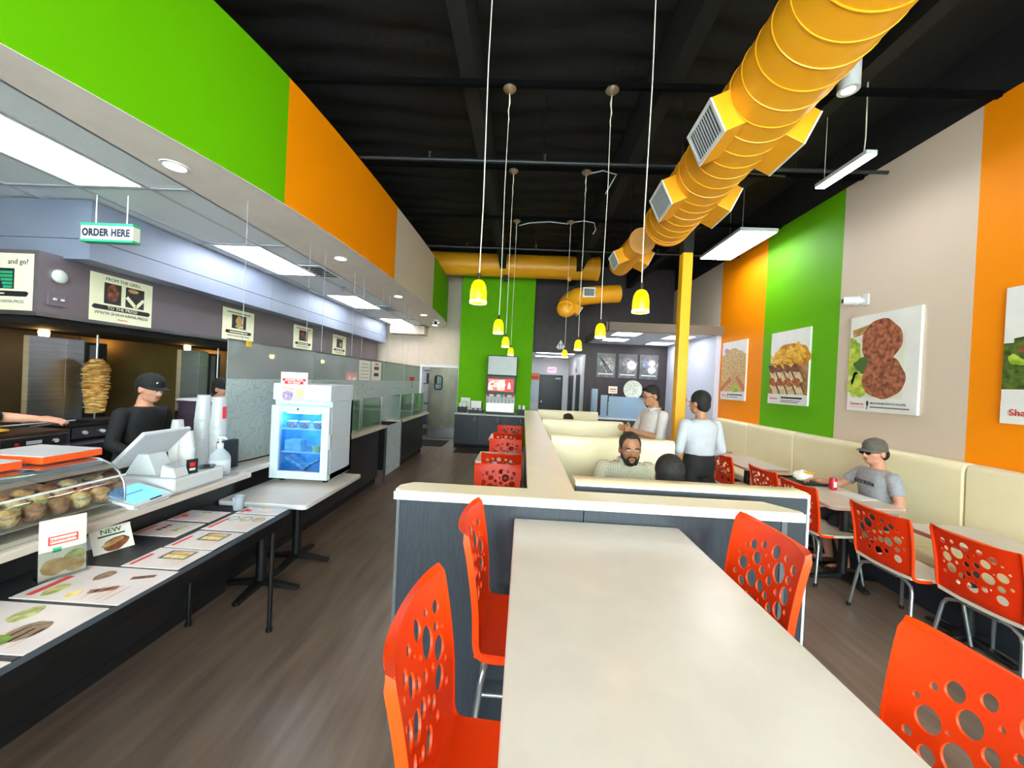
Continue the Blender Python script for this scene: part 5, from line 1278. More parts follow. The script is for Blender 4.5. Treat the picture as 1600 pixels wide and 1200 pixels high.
t = thing('lid_organizer', 'black lid organizer with paper trays beside the soda fountain', 'organizer', (-1.17, 9.3, .867))
box(-.18, .18, -.16, .16, 0, .08).build('lower_tray', blackmetal, t); box(-.14, .14, -.02, .16, .08, .26).build('upper_tray', blackmetal, t); box(-.13, .13, -.03, -.021, .12, .3).build('notice_sheet', paper, t)
for s in range(3): MB().cyl((-.12 + .12 * s, -.09, .08), (-.12 + .12 * s, -.09, .11), .045, n=16).build('lid_stack', whiteplastic, t, 40)
t = thing('notice_stand', 'small white notice standing at the cabinet left end', 'notice', (-1.48, 9.52, .867)); box(-.12, .12, -.004, .004, 0, .36).build('sheet', paper, t)
for s in range(4): box(-.09, .09, -.0055, -.0045, .1 + .05 * s, .112 + .05 * s).build('text_line', greyink, t)
tag(box(-2.7, -1.95, 9.05, 9.95, 0.001, .012).build('door_mat', rubber, None, bevel=.004), 'black rubber mat in front of the swing door', 'mat')
tag(box(-1.55, -.75, 8.45, 8.98, 0.001, .012).build('door_mat', rubber, None, bevel=.004), 'black rubber mat in front of the drink station', 'mat')
# back room shelf seen through the door gap
t = thing('storage_rack', 'blue grey storage rack behind the swing door', 'rack', (-2.78, 11.3, 0))
for z in (.3, .9, 1.5, 1.9): box(-.25, .3, -.4, .4, z, z + .03).build('shelf', steeldk, t)
for x in (-.24, .29):
    for y in (-.39, .39): MB().cyl((x, y, 0), (x, y, 2.0), .013, n=8).build('upright', chrome, t)
for i, (x, z, c) in enumerate(((-.1, .33, (90, 110, 140)), (.1, .93, (160, 170, 180)), (-.05, 1.53, (70, 90, 120)))):
    tag(box(-2.78 + x - .12, -2.78 + x + .12, 11.1, 11.5, z, z + .3).build('storage_bin', mat('bin_%d' % i, c, .5), None, bevel=.01), ['slate blue bin on the lowest storage rack shelf', 'pale bin on the middle storage rack shelf', 'dark blue bin on the upper storage rack shelf'][i], 'bin')
t = thing('back_room_light', 'tube light in the back room behind the swing door', 'light', (-2.3, 11.3, 2.68)); box(-.08, .08, -.5, .5, 0, .02).build('housing', whitep, t); box(-.07, .07, -.49, .49, -.02, 0).build('tube', mat('hall_tube', (240, 246, 255), .4, emit=HALL), t)
# ------------------------------------------------------------------ corridor fittings
for q, y in enumerate((10.9, 12.4)):
    t = thing('tube_light', ['long tube light on the corridor ceiling near its mouth', 'long tube light deeper in the corridor'][q], 'light', (.9, y, 2.635)); box(-.55, .55, -.14, .14, -.03, 0).build('housing', whitep, t)
    for s in (-1, 1): box(-.54, .54, s * .06 - .03, s * .06 + .03, -.045, -.03).build('tube', mat('hall_tube', (240, 246, 255)), t)
t = thing('exit_sign', 'small red exit sign above the corridor end door', 'sign', M=fr_cam(1.06, 13.985, 2.21)); box(-.16, .16, -.1, .1, -.01, .02).build('box', mat('exit_pink', (250, 150, 190), .4, emit=.8), t)
text('EXIT', .12, mat('exit_red', (232, 30, 80), .4, emit=1.2), t, 'lettering', (0, 0, .022), bold=.003)
t = thing('orange_notice', 'orange and white notice on the corridor end wall', 'notice', M=fr_cam(.41, 13.985, 1.93)); box(-.18, .18, -.13, .13, 0, .012).build('sheet', mat('orange_notice', (232, 120, 70), .5), t); rect(-.15, -.09, .15, .02, .0135).build('print_block', mat('red_orange_ink', (206, 70, 40), .5), t)
t = thing('notice_board', 'pale grey notice panel below the orange notice', 'panel', M=fr_cam(.41, 13.985, 1.38)); box(-.18, .18, -.38, .38, 0, .03).build('panel', mat('pale_panel', (186, 196, 206), .5), t)
for s in range(4): rect(-.17, -.2 + .15 * s, .17, -.194 + .15 * s, .0312).build('seam', greyp, t)
t = thing('wall_convex_mirror', 'small round chrome mirror on the corridor right wall', 'mirror', (1.675, 11.9, 2.2)); MB().ell((0, 0, 0), (.03, .1, .1), 18, 12).build('mirror', chrome, t, 60)
# restroom triangle
t = thing('restroom_sign', 'white triangular restroom sign with two figures on the dark wall', 'sign', M=fr_cam(.975, 10.199, 2.79))
MB().prism([(-.125, -.10), (.125, -.10), (0, .12)], .001, .012).build('triangle', whitep, t); box(-.09, .09, -.135, -.115, .001, .012).build('braille_bar', whitep, t)
for s in (-1, 1):
    join(blob(s * .035, .015, .013, .013, .0132, irr=0), MB().prism([(s * .035 - .02, -.03), (s * .035 + .02, -.03), (s * .035 + .014, -.002), (s * .035 - .014, -.002)], .0126, .0132), rect(s * .035 - .009, -.08, s * .035 + .009, -.03, .0132)).build('figure', ink, t)
# ------------------------------------------------------------------ alcove
almat = mat('alcove_lens', (246, 250, 255), .4, emit=6)
for q, (x, y) in enumerate(((2.2, 8.15), (2.22, 9.2), (3.4, 8.35), (3.45, 9.6))):
    t = thing('alcove_light', ['square ceiling light in the alcove, front left', 'square ceiling light in the alcove, back left', 'square ceiling light in the alcove, front right', 'square ceiling light in the alcove, back right'][q], 'light', (x, y, 2.858), 0, 'alcove ceiling lights')
    join(box(-.29, -.27, -.29, .29, -.008, 0), box(.27, .29, -.29, .29, -.008, 0), box(-.27, .27, -.29, -.27, -.008, 0), box(-.27, .27, .27, .29, -.008, 0)).build('frame', whitep, t); box(-.27, .27, -.27, .27, -.005, 0).build('diffuser', almat, t)
bwm = mat('printed_grey_food', (90, 86, 86), .5, c2=(176, 166, 164), scale=14, detail=6)
for q, x in enumerate((2.24, 2.83, 3.40)):
    o = thing('picture_panel', ['grey food picture with two dark bars, left of three on the plum wall', 'grey food picture with a round plate, middle of three on the plum wall', 'grey food picture with two bowls, right of three on the plum wall'][q], 'picture', M=fr_cam(x, 10.198, 2.27), group='pictures on the plum wall')
    box(-.25, .25, -.33, .33, 0, .02).build('board', mat('picture_grey', (84, 84, 88), .4, c2=(112, 112, 114), scale=6), o); z = .0212
    blob(.05, .02, .19, .2, z, irr=.2, seed=q).build('printed_food', bwm, o)
    if q == 0: join(strip(-.16, .2, .08, -.2, .03, z + .001), strip(-.09, .14, .14, -.19, .03, z + .001)).build('printed_knives', ink, o)
    if q == 1: blob(.1, .03, .12, .12, z + .001, irr=0).build('printed_plate', whitep, o); blob(.1, .03, .05, .05, z + .002, irr=0).build('printed_dip', plate, o)
    if q == 2:
        blob(.08, .1, .09, .08, z + .001, irr=0).build('printed_bowl', whitep, o); blob(.08, -.08, .1, .09, z + .001, irr=0).build('printed_bowl', whitep, o); strip(-.15, .18, -.02, -.05, .05, z + .001).build('printed_cloth', mat('printed_blue', (90, 120, 170), .5), o)
    rect(-.2, -.25, .2, -.225, z).build('caption_line', whitep, o)
t = thing('pickup_counter', 'pale pickup counter with blue shields in the alcove', 'counter', (2.4, 9.15, 0))
box(-.68, .9, -.25, .3, 0, .9).build('body', slate, t); box(-.7, .92, -.27, .32, .9, .94).build('worktop', whiteplastic, t, bevel=.004)
blu = glassy('pale_blue_acrylic', (214, 232, 246), .08, .05, (206, 226, 242), .5)
for x0, x1, z1 in ((-.52, -.36, 1.48), (-.33, .55, 1.46)):
    box(x0, x1, -.22, -.21, .94, z1).build('acrylic_shield', blu, t)
box(-.73, -.60, -.22, -.06, .94, 1.62).build('acrylic_post', blu, t)
for i, (x, z, w, h, lab) in enumerate(((2.25, .942, .2, .36, 'white takeaway box stack on the pickup counter, left'), (2.62, .942, .26, .5, 'pale blue water cooler box on the pickup counter'), (2.95, .942, .16, .3, 'white carton on the pickup counter, right'))):
    tag(box(x - w / 2, x + w / 2, 9.1, 9.35, z, z + h).build(('takeaway_box', 'cooler_box', 'carton')[i], mat('pale_blue_plastic', (186, 212, 232), .4) if i == 1 else whiteplastic, None, bevel=.01), lab, 'box')
t = thing('round_plate', 'big round pale plate standing on the pickup counter boxes', 'plate', M=fr_cam(2.75, 9.36, 1.64))
MB().lathe([(0, .0), (.10, .0), (.16, .012), (.235, .03), (.235, .036), (.15, .02), (.09, .01), (0, .01)], 32, cap=False).build('plate', mat('patterned_plate', (226, 226, 214), .3, c2=(180, 178, 160), scale=30), t, 40)
MB().cyl((0, -.24, -.02), (0, -.2, .0), .02, n=10).build('plate_stand', chrome, t)
t = thing('counter_card', 'small cream card sign beside the round plate', 'sign', M=fr_cam(2.26, 9.36, 1.61)); box(-.11, .11, -.09, .09, 0, .004).build('card', mat('cream_card', (232, 216, 196), .5), t); rect(-.08, .0, .08, .03, .0052).build('text_line', redink, t); rect(-.08, -.05, .08, -.035, .0052).build('text_line', greyink, t)
MB().cyl((0, -.09, .0), (0, -.3, .0), .005, n=6).build('card_post', chrome, t)
t = thing('alcove_wall_notice', 'round pink notice on the lavender wall behind the standing man', 'notice', M=fr_right(3.9, 8.9, 1.45)); MB().lathe([(0, 0), (.12, 0), (.12, .006), (0, .006)], 24).build('disc', mat('pale_pink', (232, 206, 212), .5), t, 40); blob(0, 0, .06, .05, .0075, seed=3).build('print', mat('rose_ink', (214, 130, 140), .5), t)
t = thing('tall_notice', 'narrow framed notice on the lavender wall behind the yellow post', 'notice', M=fr_right(3.9, 9.5, 1.75)); box(-.12, .12, -.38, .38, 0, .012).build('frame', greyp, t); rect(-.1, -.36, .1, .36, .0135).build('sheet', mat('pale_blue_paper', (206, 220, 236), .5), t)
# things on the wall table
t = thing('drink_can', 'red and white drink can on the wall table', 'can', (3.22, 3.87, .7515))
MB().lathe([(.026, 0), (.033, .008), (.033, .108), (.027, .118), (.026, .121), (.0, .119)], 24).build('can_body', mat('can_red', (206, 24, 48), .3, .2), t, 40)
MB().lathe([(.0275, .118), (.0275, .1225), (.024, .1225), (.022, .1195), (0, .1195)], 24, cap=False).build('can_lid', chrome, t, 40)
box(-.018, .008, -.034, -.03, .03, .085).build('printed_mark', paper, t)
t = thing('wrapped_food', 'white and yellow paper wrapped food on the tray', 'wrap', (3.1, 4.12, .775), .5)
m = MB().ell((0, 0, .05), (.13, .08, .055), 18, 10)
rw = random.Random(4); m.v = [(x * rw.uniform(.92, 1.08), y * rw.uniform(.92, 1.08), z * rw.uniform(.9, 1.1)) for x, y, z in m.v]
m.build('paper_wrap', mat('wrap_paper', (238, 232, 222), .6, bump=.3, bscale=30), t); box(-.06, .05, -.088, .02, .085, .1).build('yellow_band', mat('yellow_print', (236, 186, 40), .5), t)
MB().ell((.13, .02, .05), (.05, .05, .045), 14, 8).build('bread_end', foodtan, t, 60)
t = thing('food_tray', 'black tray under the wrapped food', 'tray', (3.12, 4.13, .7515)); join(box(-.19, .17, -.16, .2, 0, .006), box(-.19, -.182, -.16, .2, .006, .022), box(.162, .17, -.16, .2, .006, .022), box(-.182, .162, -.16, -.152, .006, .022), box(-.182, .162, .192, .2, .006, .022)).build('tray', blackmetal, t)
tag(box(-.1, .1, -.14, .14, 0, .003).tf(Matrix.Translation((3.25, 3.66, .7515)) @ Matrix.Rotation(.2, 4, 'Z')).build('paper_napkin', paper, None), 'white paper napkin by the drink can', 'napkin')
# ------------------------------------------------------------------ people
class Sol(MB):
    def caps(s, p0, r0, p1, r1, n=14):
        p0 = Vector(p0); p1 = Vector(p1)
        s.cyl(p0, p1, r0, r1, n); s.ell(p0, (r0,) * 3, n, 8); s.ell(p1, (r1,) * 3, n, 8); return s
    def chain(s, pts, n=14):
        for (a, ra), (b, rb) in zip(pts, pts[1:]): s.caps(a, ra, b, rb, n)
        return s
    def loft(s, secs, n=28):
        m0 = len(s.v)
        for (x, y, z, rx, ry) in secs:
            for k in range(n):
                t = 2 * math.pi * k / n; c, si = math.cos(t), math.sin(t)
                s.v.append((x + rx * math.copysign(abs(c) ** .85, c), y + ry * math.copysign(abs(si) ** .85, si), z))
        L = len(secs)
        for i in range(L - 1):
            for k in range(n): s.f.append((m0 + i * n + k, m0 + i * n + (k + 1) % n, m0 + (i + 1) * n + (k + 1) % n, m0 + (i + 1) * n + k))
        s.f += [tuple(m0 + k for k in range(n - 1, -1, -1)), tuple(m0 + (L - 1) * n + k for k in range(n))]
        return s
def remesh(mb, name, m, parent, voxel=.009, it=4):
    o = bpy.data.objects.new('tmp', mb.mesh('tmp')); col.objects.link(o)
    r = o.modifiers.new('r', 'REMESH'); r.mode = 'VOXEL'; r.voxel_size = voxel; r.use_smooth_shade = True
    sm = o.modifiers.new('s', 'SMOOTH'); sm.iterations = it; sm.factor = .5
    me = eval_mesh(o); bpy.data.objects.remove(o)
    me.materials.clear(); me.materials.append(m); me.shade_smooth()
    return link(name, me, parent)
def hand(s, w, d, nrm, side, curl=.5):
    w = Vector(w); d = Vector(d).normalized(); nrm = Vector(nrm); nrm = (nrm - d * nrm.dot(d)).normalized(); sd = d.cross(nrm) * side
    M = Matrix((sd, d, nrm)).transposed()
    s.ell(w + d * .045, (.038, .05, .016), 14, 8, M)
    for q, (o, l) in enumerate(((-.030, .062), (-.010, .078), (.010, .082), (.030, .074))):
        b0 = w + d * .085 + sd * o; dd = d; p = b0 - d * .02
        for k, f in enumerate((.5, .3, .25)):
            c = curl * (.35 + .55 * k); dd = (d * math.cos(c) + nrm * math.sin(c) + sd * o * 1.2).normalized(); e = p + dd * l * f * 1.25
            s.caps(p, .0085 - .0008 * k, e, .008 - .0008 * k, 8); p = e
    b0 = w + d * .02 + sd * .03; e = b0 + (d * .5 + sd * .8 + nrm * .3).normalized() * .038; f = e + (d * .9 + sd * .25 + nrm * .4).normalized() * .032
    s.caps(b0, .012, e, .0105, 8); s.caps(e, .0105, f, .009, 8)
SKIN = mat('skin_tan', (176, 122, 92), .5, c2=(186, 132, 100), scale=10); SKIN2 = mat('skin_light', (200, 140, 114), .5, c2=(208, 150, 124), scale=10); SKIN3 = mat('skin_brown', (156, 104, 76), .5, c2=(166, 114, 84), scale=10)
hairm = mat('black_hair', (16, 13, 12), .75, c2=(32, 27, 24), scale=60, stretch=(1, 1, .3), bump=.4, bscale=90)
eyew = mat('eye_white', (230, 226, 220), .3); eyed = mat('dark_iris', (30, 20, 16), .2); lipm = mat('lip', (150, 84, 74), .5)
blackcloth = mat('black_cloth', (16, 17, 20), .8, c2=(24, 25, 28), scale=30, bump=.2)
def person(label, loc, rz, sit=False, sc=1.0, skin=SKIN, shirt=None, pants=None, yaw=0.0, pitch=0.0, lean=0.0, armR=None, armL=None, sleeve=1.0, shorts=False, hair='short', beard=False, glasses=None, cap=None, collar=False, voxel=.008, fingers=.5, belly=0.0, hands=(True, True), legs=True, palm=None, drop=0.0, fwd=0.0, tuck=None, fringe=True):
    t = thing('person', label, 'person', loc, rz); t.scale = (sc, sc, sc)
    hz = .53 if sit else .92
    Yl = lambda z, y=0.0: y + lean * max(0, z - hz)
    body = Sol(); top = Sol(); low = Sol()
    T = [(-.10, .150, .105), (-.02, .166, .122), (.08, .160, .118), (.18, .158, .115), (.28, .172, .120), (.37, .186, .118), (.425, .180, .104), (.455, .140, .088), (.478, .085, .068)]
    Ts = T if tuck is None else [(tuck, .152, .112)] + [q for q in T if q[0] > tuck + .02]
    bl = lambda dz: belly * math.exp(-((dz - .1) / .14) ** 2)
    body.loft([(0, Yl(hz + dz), hz + dz, rx * .9, ry * .9) for dz, rx, ry in T])
    top.loft([(0, Yl(hz + dz) + bl(dz) * .6, hz + dz, rx, ry + bl(dz)) for dz, rx, ry in Ts])
    sh = hz + .415; shx = .185
    # arms
    for side, arm, hd in ((1, armR, hands[0]), (-1, armL, hands[1])):
        S = Vector((side * shx, Yl(sh), sh))
        if arm: E, Wp = Vector(arm[0]), Vector(arm[1])
        else: E = S + Vector((side * .05, .0, -.28)); Wp = E + Vector((side * -.0, .08, -.24))
        body.chain([(S, .050), (S.lerp(E, .5), .045), (E, .037)]).chain([(E, .037), (E.lerp(Wp, .35), .038), (Wp, .026)])
        top.ell(S - Vector((side * .012, 0, -.004)), (.062, .062, .058), 14, 8)
        if sleeve <= 1:
            q = S.lerp(E, max(.3, sleeve)); top.cyl(S, q, .060, .056, 16)
        else:
            q = E.lerp(Wp, sleeve - 1); top.chain([(S, .060), (E, .049)]); top.cyl(E, q, .049, .042, 16)
        if hd:
            dvec = (Wp - E).normalized(); nn = palm[0 if side > 0 else 1] if palm else Vector((-side * .9, 0, -.3)); hand(body, Wp, dvec, nn, side, fingers)
    # legs
    if legs:
        for side in (1, -1):
            Hp = Vector((side * .09, 0, hz - .03))
            K = Vector((side * .11, .44, .49)) if sit else Vector((side * .095, .02, .49)); An = Vector((side * .11, .34, .08)) if sit else Vector((side * .10, -.01, .08))
            body.chain([(Hp, .078), (K, .052)]).chain([(K, .05), (K.lerp(An, .3), .052), (An, .034)]); body.ell(An + Vector((0, .06, -.04)), (.042, .12, .036), 14, 8)
            low.chain([(Hp, .092), (K, .068)])
            if not shorts: low.chain([(K, .066), (K.lerp(An, .3), .064)]); low.cyl(K.lerp(An, .3), An, .064, .058, 16)
            box_ = MB().ell((0, 0, 0), (.046, .132, .045), 16, 10); box_.v = [(x, y, max(z, -.03)) for x, y, z in box_.v]
            box_.tf(Matrix.Translation(An + Vector((0, .055, -.05)))).build('shoe', blackcloth if not shorts else mat('sandal_brown', (70, 48, 36), .6), t, 50)
        low.loft([(0, 0, hz - .12, .15, .11), (0, 0, hz - .04, .168, .125), (0, 0, hz + .04, .166, .122)] + ([(0, 0, hz + tuck + .012, .153, .113)] if tuck else []))
    # head
    nz0 = hz + .47
    O = Vector((0, Yl(nz0) + .025 + fwd, hz + .535 - drop))
    Mh = Matrix.Translation(O) @ Matrix.Rotation(yaw, 4, 'Z') @ Matrix.Rotation(pitch, 4, 'X')
    body.caps((0, Yl(nz0) - .012, nz0 - .03), .060, Mh @ Vector((0, -.015, .06)), .054)
    h = Sol()
    h.ell((0, -.012, .132), (.077, .097, .098), 22, 14).ell((0, .028, .085), (.064, .066, .092), 20, 14).ell((0, .046, .026), (.042, .044, .034), 16, 10)
    h.caps((-.03, .02, .035), .034, (.03, .02, .035), .034, 12)
    h.caps((0, .088, .112), .009, (0, .108, .078), .013, 10); h.ell((-.013, .098, .074), (.009, .01, .008), 8, 6).ell((.013, .098, .074), (.009, .01, .008), 8, 6)
    h.caps((-.04, .078, .125), .012, (.04, .078, .125), .012, 10); h.ell((-.045, .06, .082), (.02, .02, .018), 10, 8).ell((.045, .06, .082), (.02, .02, .018), 10, 8)
    h.caps((-.018, .083, .043), .011, (.018, .083, .043), .011, 8)
    for sx in (-1, 1): h.ell((sx * .078, -.008, .095), (.011, .024, .033), 10, 8)
    body.add([Mh @ Vector(p) for p in h.v], h.f)
    remesh(body, 'body', skin, t, voxel, 3)
    if shirt: remesh(top, 'shirt', shirt, t, voxel * 1.25, 6)
    if pants and legs: remesh(low, 'shorts' if shorts else 'trousers', pants, t, .013, 6)
    for sx in (-1, 1):
        e = MB().ell((sx * .031, .0835, .108), (.0125, .010, .0055), 12, 8).tf(Mh).build('eye', eyew, t, 60)
        MB().ell((sx * .031, .0925, .108), (.0055, .003, .0052), 10, 6).tf(Mh).build('iris', eyed, e, 60)
        MB().ell((sx * .033, .091, .128), (.02, .006, .0045), 12, 6).tf(Mh).build('eyebrow', hairm, t, 60)
    MB().ell((0, .0945, .044), (.023, .006, .0065), 14, 8).tf(Mh).build('lips', lipm, t, 60)
    if hair != 'none':
        hs = Sol()
        if hair == 'short': hs.ell((0, -.026, .150), (.085, .098, .092), 22, 14).ell((0, -.05, .10), (.078, .062, .085), 18, 12).caps((-.045, .042, .192), .030 if fringe else .01, (.045, .042, .192), .030 if fringe else .01, 10)
        elif hair == 'receding': hs.ell((0, -.024, .150), (.084, .092, .091), 22, 14).ell((0, .035, .208), (.036, .03, .02), 12, 8).ell((0, -.05, .10), (.078, .06, .08), 18, 12).ell((-.064, .0, .14), (.02, .035, .06), 10, 8).ell((.064, .0, .14), (.02, .035, .06), 10, 8)
        elif hair == 'thick': hs.ell((0, -.024, .152), (.090, .104, .100), 22, 14).ell((0, -.048, .10), (.084, .068, .098), 18, 12)
        if hair == 'thick' and fringe: hs.caps((-.045, .048, .198), .034, (.045, .048, .198), .034, 10)
        if hair == 'undercap': hs.ell((0, -.05, .095), (.08, .062, .075), 18, 12)
        hs.tf(Mh); remesh(hs, 'hair', hairm, t, .008, 4)
    if beard:
        bs = Sol().ell((0, .036, .020), (.054, .050, .043), 18, 12).caps((-.056, .018, .055), .020, (-.03, .055, .012), .024, 10).caps((.056, .018, .055), .020, (.03, .055, .012), .024, 10).caps((-.022, .0895, .060), .0075, (.022, .0895, .060), .0075, 8).caps((-.03, .082, .05), .009, (-.028, .078, .02), .012, 8).caps((.03, .082, .05), .009, (.028, .078, .02), .012, 8)
        bs.tf(Mh); remesh(bs, 'beard', hairm, t, .006, 2)
    if glasses:
        g = Sol(); gm = glasses
        for sx in (-1, 1):
            if gm == 'dark': MB().ell((sx * .034, .098, .108), (.029, .008, .02), 16, 8).tf(Mh).build('sunglass_lens', rubber, t, 60)
            else:
                pts = [(sx * .033 + .026 * math.cos(a), .103, .106 + .018 * math.sin(a)) for a in [i * math.pi / 8 for i in range(17)]]
                g.tube(pts, .0026, 6)
            g.caps((sx * .06, .098, .113), .003, (sx * .082, .0, .11), .003, 6)
        g.caps((-.008, .106, .110), .003, (.008, .106, .110), .003, 6); g.tf(Mh).build('glasses_frame', blackmetal, t, 50)
    if cap:
        c = MB().lathe([(.088, .12), (.090, .15), (.086, .19), (.068, .225), (.035, .245), (0, .25)], 28)
        c.v = [(x * .98, y * 1.13 - .014, z) for x, y, z in c.v]; co = c.tf(Mh @ Matrix.Rotation(-.08, 4, 'X')).build('cap_crown', cap, t, 50)
        br = MB(); NB = 12
        for zz in (0, .006):
            for i in range(NB + 1):
                a = math.pi * (.12 + .76 * i / NB)
                br.v += [(.084 * math.cos(a), .094 * math.sin(a) - .012, .142 + zz), (.088 * math.cos(a), .094 * math.sin(a) + .078 * math.sin(a) ** .6 - .012, .130 + zz - .014 * math.cos(a) ** 2)]
        o2 = 2 * (NB + 1)
        for i in range(NB):
            a = 2 * i; br.f += [(a, a + 2, a + 3, a + 1), (o2 + a, o2 + a + 1, o2 + a + 3, o2 + a + 2), (a + 1, a + 3, o2 + a + 3, o2 + a + 1), (a, o2 + a, o2 + a + 2, a + 2)]
        br.f += [(0, 1, o2 + 1, o2), (2 * NB, o2 + 2 * NB, o2 + 2 * NB + 1, 2 * NB + 1)]
        br.tf(Mh).build('cap_brim', cap, co, 40)
        MB().ell((0, .0, .25), (.01, .01, .006), 10, 6).tf(Mh).build('cap_button', cap, co, 60)
        if cap is blackcloth: MB().ell((.035, .085, .185), (.012, .004, .009), 10, 6).tf(Mh).build('cap_badge', whitep, co, 60)
    if collar:
        for sx in (-1, 1):
            a0 = Yl(hz + .47); MB().add([(sx * .005, a0 + .085, hz + .405), (sx * .07, a0 + .085, hz + .425), (sx * .068, a0 + .025, hz + .505), (sx * .03, a0 + .075, hz + .485), (sx * .005, a0 + .091, hz + .400), (sx * .07, a0 + .091, hz + .420), (sx * .076, a0 + .030, hz + .505), (sx * .03, a0 + .083, hz + .487)],
                     [(0, 1, 2, 3), (7, 6, 5, 4), (0, 4, 5, 1), (1, 5, 6, 2), (2, 6, 7, 3), (3, 7, 4, 0)]).build('collar', shirt, t)
        bs = MB()
        tors = MB().tube([(.072 * math.cos(a), Yl(hz + .478) + .066 * math.sin(a) - .004, hz + .485 + .012 * (1 - math.sin(a)) / 2) for a in [i * math.pi / 12 for i in range(-6, 19)]], .009, 8).build('collar_band', shirt, t, 60)
        for k in range(3): MB().cyl((0, Yl(hz + .38 - .09 * k) + .115 + bl(.38 - .09 * k), hz + .38 - .09 * k), (0, Yl(hz + .38 - .09 * k) + .126 + bl(.38 - .09 * k), hz + .38 - .09 * k), .006, n=10).build('button', whiteplastic, t)
    return t, Mh
# checked shirt
chk = bpy.data.materials.new('olive_check_cotton'); chk.use_nodes = True
nt = chk.node_tree; b = nt.nodes['Principled BSDF']; b.inputs['Roughness'].default_value = .8
tc = nt.nodes.new('ShaderNodeTexCoord'); mp = nt.nodes.new('ShaderNodeMapping'); mp.inputs['Rotation'].default_value = (1.5708, 0, 0)
bk = nt.nodes.new('ShaderNodeTexBrick'); bk.inputs['Scale'].default_value = 42; bk.offset = 0; bk.inputs['Brick Width'].default_value = .5; bk.inputs['Row Height'].default_value = .5; bk.inputs['Mortar Size'].default_value = .06
bk.inputs['Color1'].default_value = (*lin((228, 224, 208)), 1); bk.inputs['Color2'].default_value = (*lin((222, 218, 200)), 1); bk.inputs['Mortar'].default_value = (*lin((120, 116, 88)), 1)
nt.links.new(tc.outputs['Object'], mp.inputs[0]); nt.links.new(mp.outputs[0], bk.inputs['Vector']); nt.links.new(bk.outputs['Color'], b.inputs['Base Color'])
whiteshirt = mat('pale_pink_white_cotton', (206, 196, 194), .8, c2=(212, 203, 201), scale=12, bump=.25, bscale=14)
blueshirt = mat('pale_blue_cotton', (190, 190, 202), .8, c2=(197, 197, 208), scale=12, bump=.25, bscale=14)
greytee = mat('heather_grey_jersey', (150, 150, 156), .85, c2=(164, 164, 170), scale=40, bump=.2, bscale=16)
darkcloth = mat('dark_trouser_cloth', (20, 20, 24), .8)
person('bearded man in an olive checked shirt seated in the front booth', (.92, 3.36, 0), math.pi, True, 1.06, SKIN3, chk, darkcloth, yaw=-.05, pitch=-.05, lean=.34, drop=.055, fwd=.04,
       armR=((.27, .22, .80), (.16, .42, .80)), armL=((-.27, .22, .80), (-.14, .42, .80)), sleeve=1.75, hair='receding', beard=True, collar=True, voxel=.007, palm=(Vector((0, 0, -1)), Vector((0, 0, -1))))
person('black haired person in the front booth seen from behind', (.94, 2.26, 0), 0, True, .985, SKIN2, blackcloth, darkcloth, yaw=-.3, pitch=-.1, lean=.1, fringe=False,
       armR=((.25, .15, .78), (.16, .40, .80)), armL=((-.25, .15, .78), (-.16, .40, .80)), hair='thick', voxel=.009)
person('person in the third booth with only dark hair showing above the bench', (.73, 5.80, 0), 0, True, .955, SKIN, blackcloth, darkcloth, hair='short', armR=((.25, .12, .76), (.15, .3, .80)), armL=((-.25, .12, .76), (-.15, .3, .80)), voxel=.012)
person('standing man in glasses and a pale shirt with his hands together', (1.65, 4.62, 0), math.radians(104), False, 1.03, SKIN, whiteshirt, darkcloth, yaw=.0, pitch=-.28, lean=.03, belly=.05,
       armR=((.27, .10, 1.09), (.055, .33, 1.155)), armL=((-.26, .10, 1.09), (-.035, .33, 1.145)), sleeve=1.12, hair='short', glasses='clear', collar=True, voxel=.007, fingers=.35, palm=(Vector((-1, 0, .1)), Vector((1, 0, .1))))
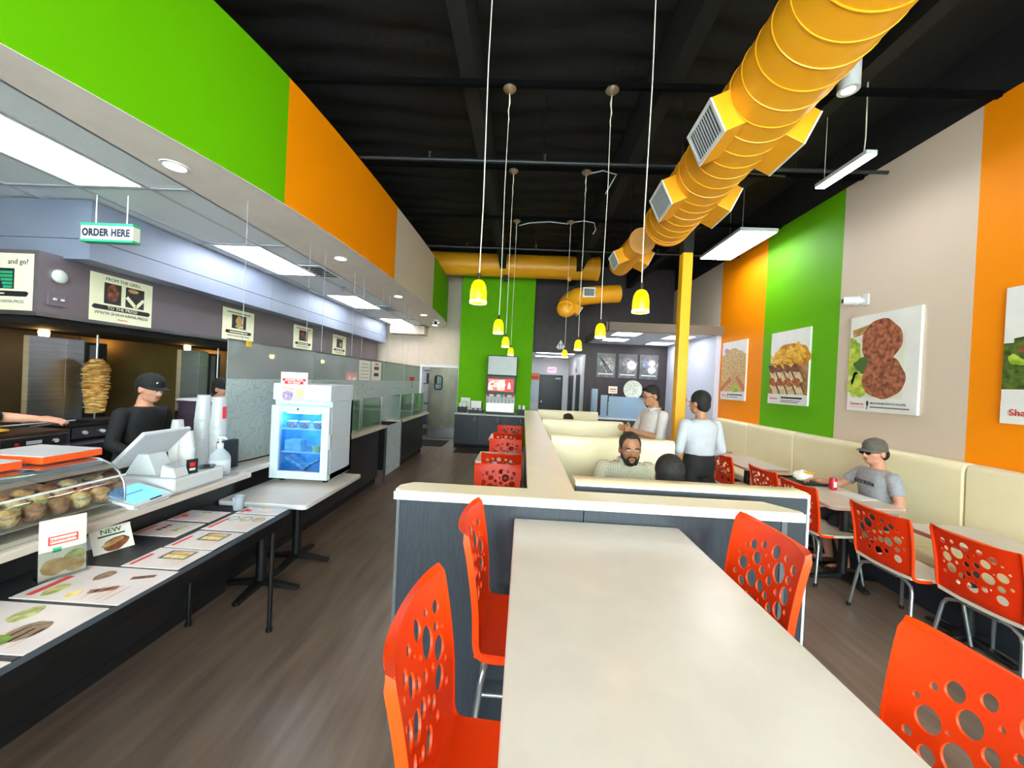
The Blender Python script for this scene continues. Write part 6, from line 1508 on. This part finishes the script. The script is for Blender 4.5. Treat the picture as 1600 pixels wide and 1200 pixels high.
person('standing man in a pale blue shirt and black trousers seen from behind', (1.915, 4.0, 0), math.radians(12), False, 1.0, SKIN, blueshirt, darkcloth, yaw=.35, pitch=-.1, lean=.0, belly=.02, tuck=.10, fringe=False,
       armR=((.25, -.02, 1.07), (.17, .16, .97)), armL=((-.255, -.02, 1.07), (-.18, .16, .95)), sleeve=1.8, hair='thick', voxel=.008)
pt, Mh = person('man in a grey t-shirt, cap and sunglasses seated on the banquette', (3.56, 3.74, 0), math.radians(84), True, 1.0, SKIN2, greytee, mat('dark_shorts_cloth', (40, 40, 44), .8), yaw=.12, pitch=-.06, lean=.06,
       armR=((.30, .16, .76), (.26, .40, .80)), armL=((-.27, .03, .72), (-.20, .24, .64)), sleeve=.62, shorts=True, hair='undercap', glasses='dark', cap=mat('olive_grey_cap', (92, 86, 78), .8, c2=(104, 98, 90), scale=40, bump=.2), voxel=.007, fingers=.9, palm=(Vector((-.5, 0, -1)), Vector((1, 0, 0))))
text('EXSOLTER', .05, mat('tee_print', (66, 68, 76), .8), pt, 'shirt_lettering', M=fr((-.03, .160, .875), (-1, 0, 0), (0, 0, 1)), depth=.004)
person('kitchen worker in a black cap and shirt bending behind the till', (-3.34, 3.10, 0), -R90, False, .955, SKIN2, blackcloth, darkcloth, pitch=-.25, yaw=.0, lean=.12, armR=((.25, .05, 1.08), (.20, .26, .98)), armL=((-.25, .05, 1.08), (-.17, .26, .98)), sleeve=1.85, hair='short', cap=blackcloth, voxel=.008)
person('kitchen worker in a black cap mostly hidden by the cup stacks', (-3.62, 4.25, 0), -R90, False, .93, SKIN2, blackcloth, darkcloth, pitch=-.2, lean=.05, armR=((.26, .10, 1.1), (.18, .32, 1.1)), armL=((-.25, .10, 1.1), (-.17, .32, 1.1)), sleeve=.7, hair='thick', cap=blackcloth, voxel=.009)
person('kitchen worker in black at the left edge reaching over the grill', (-3.78, 2.28, 0), math.radians(28), False, .97, SKIN2, blackcloth, darkcloth, pitch=-.4, lean=.1, armR=((.16, .12, 1.32), (.36, .16, 1.30)), armL=((-.3, .16, 1.10), (-.2, .4, 1.06)), sleeve=.75, hair='short', cap=blackcloth, voxel=.009)
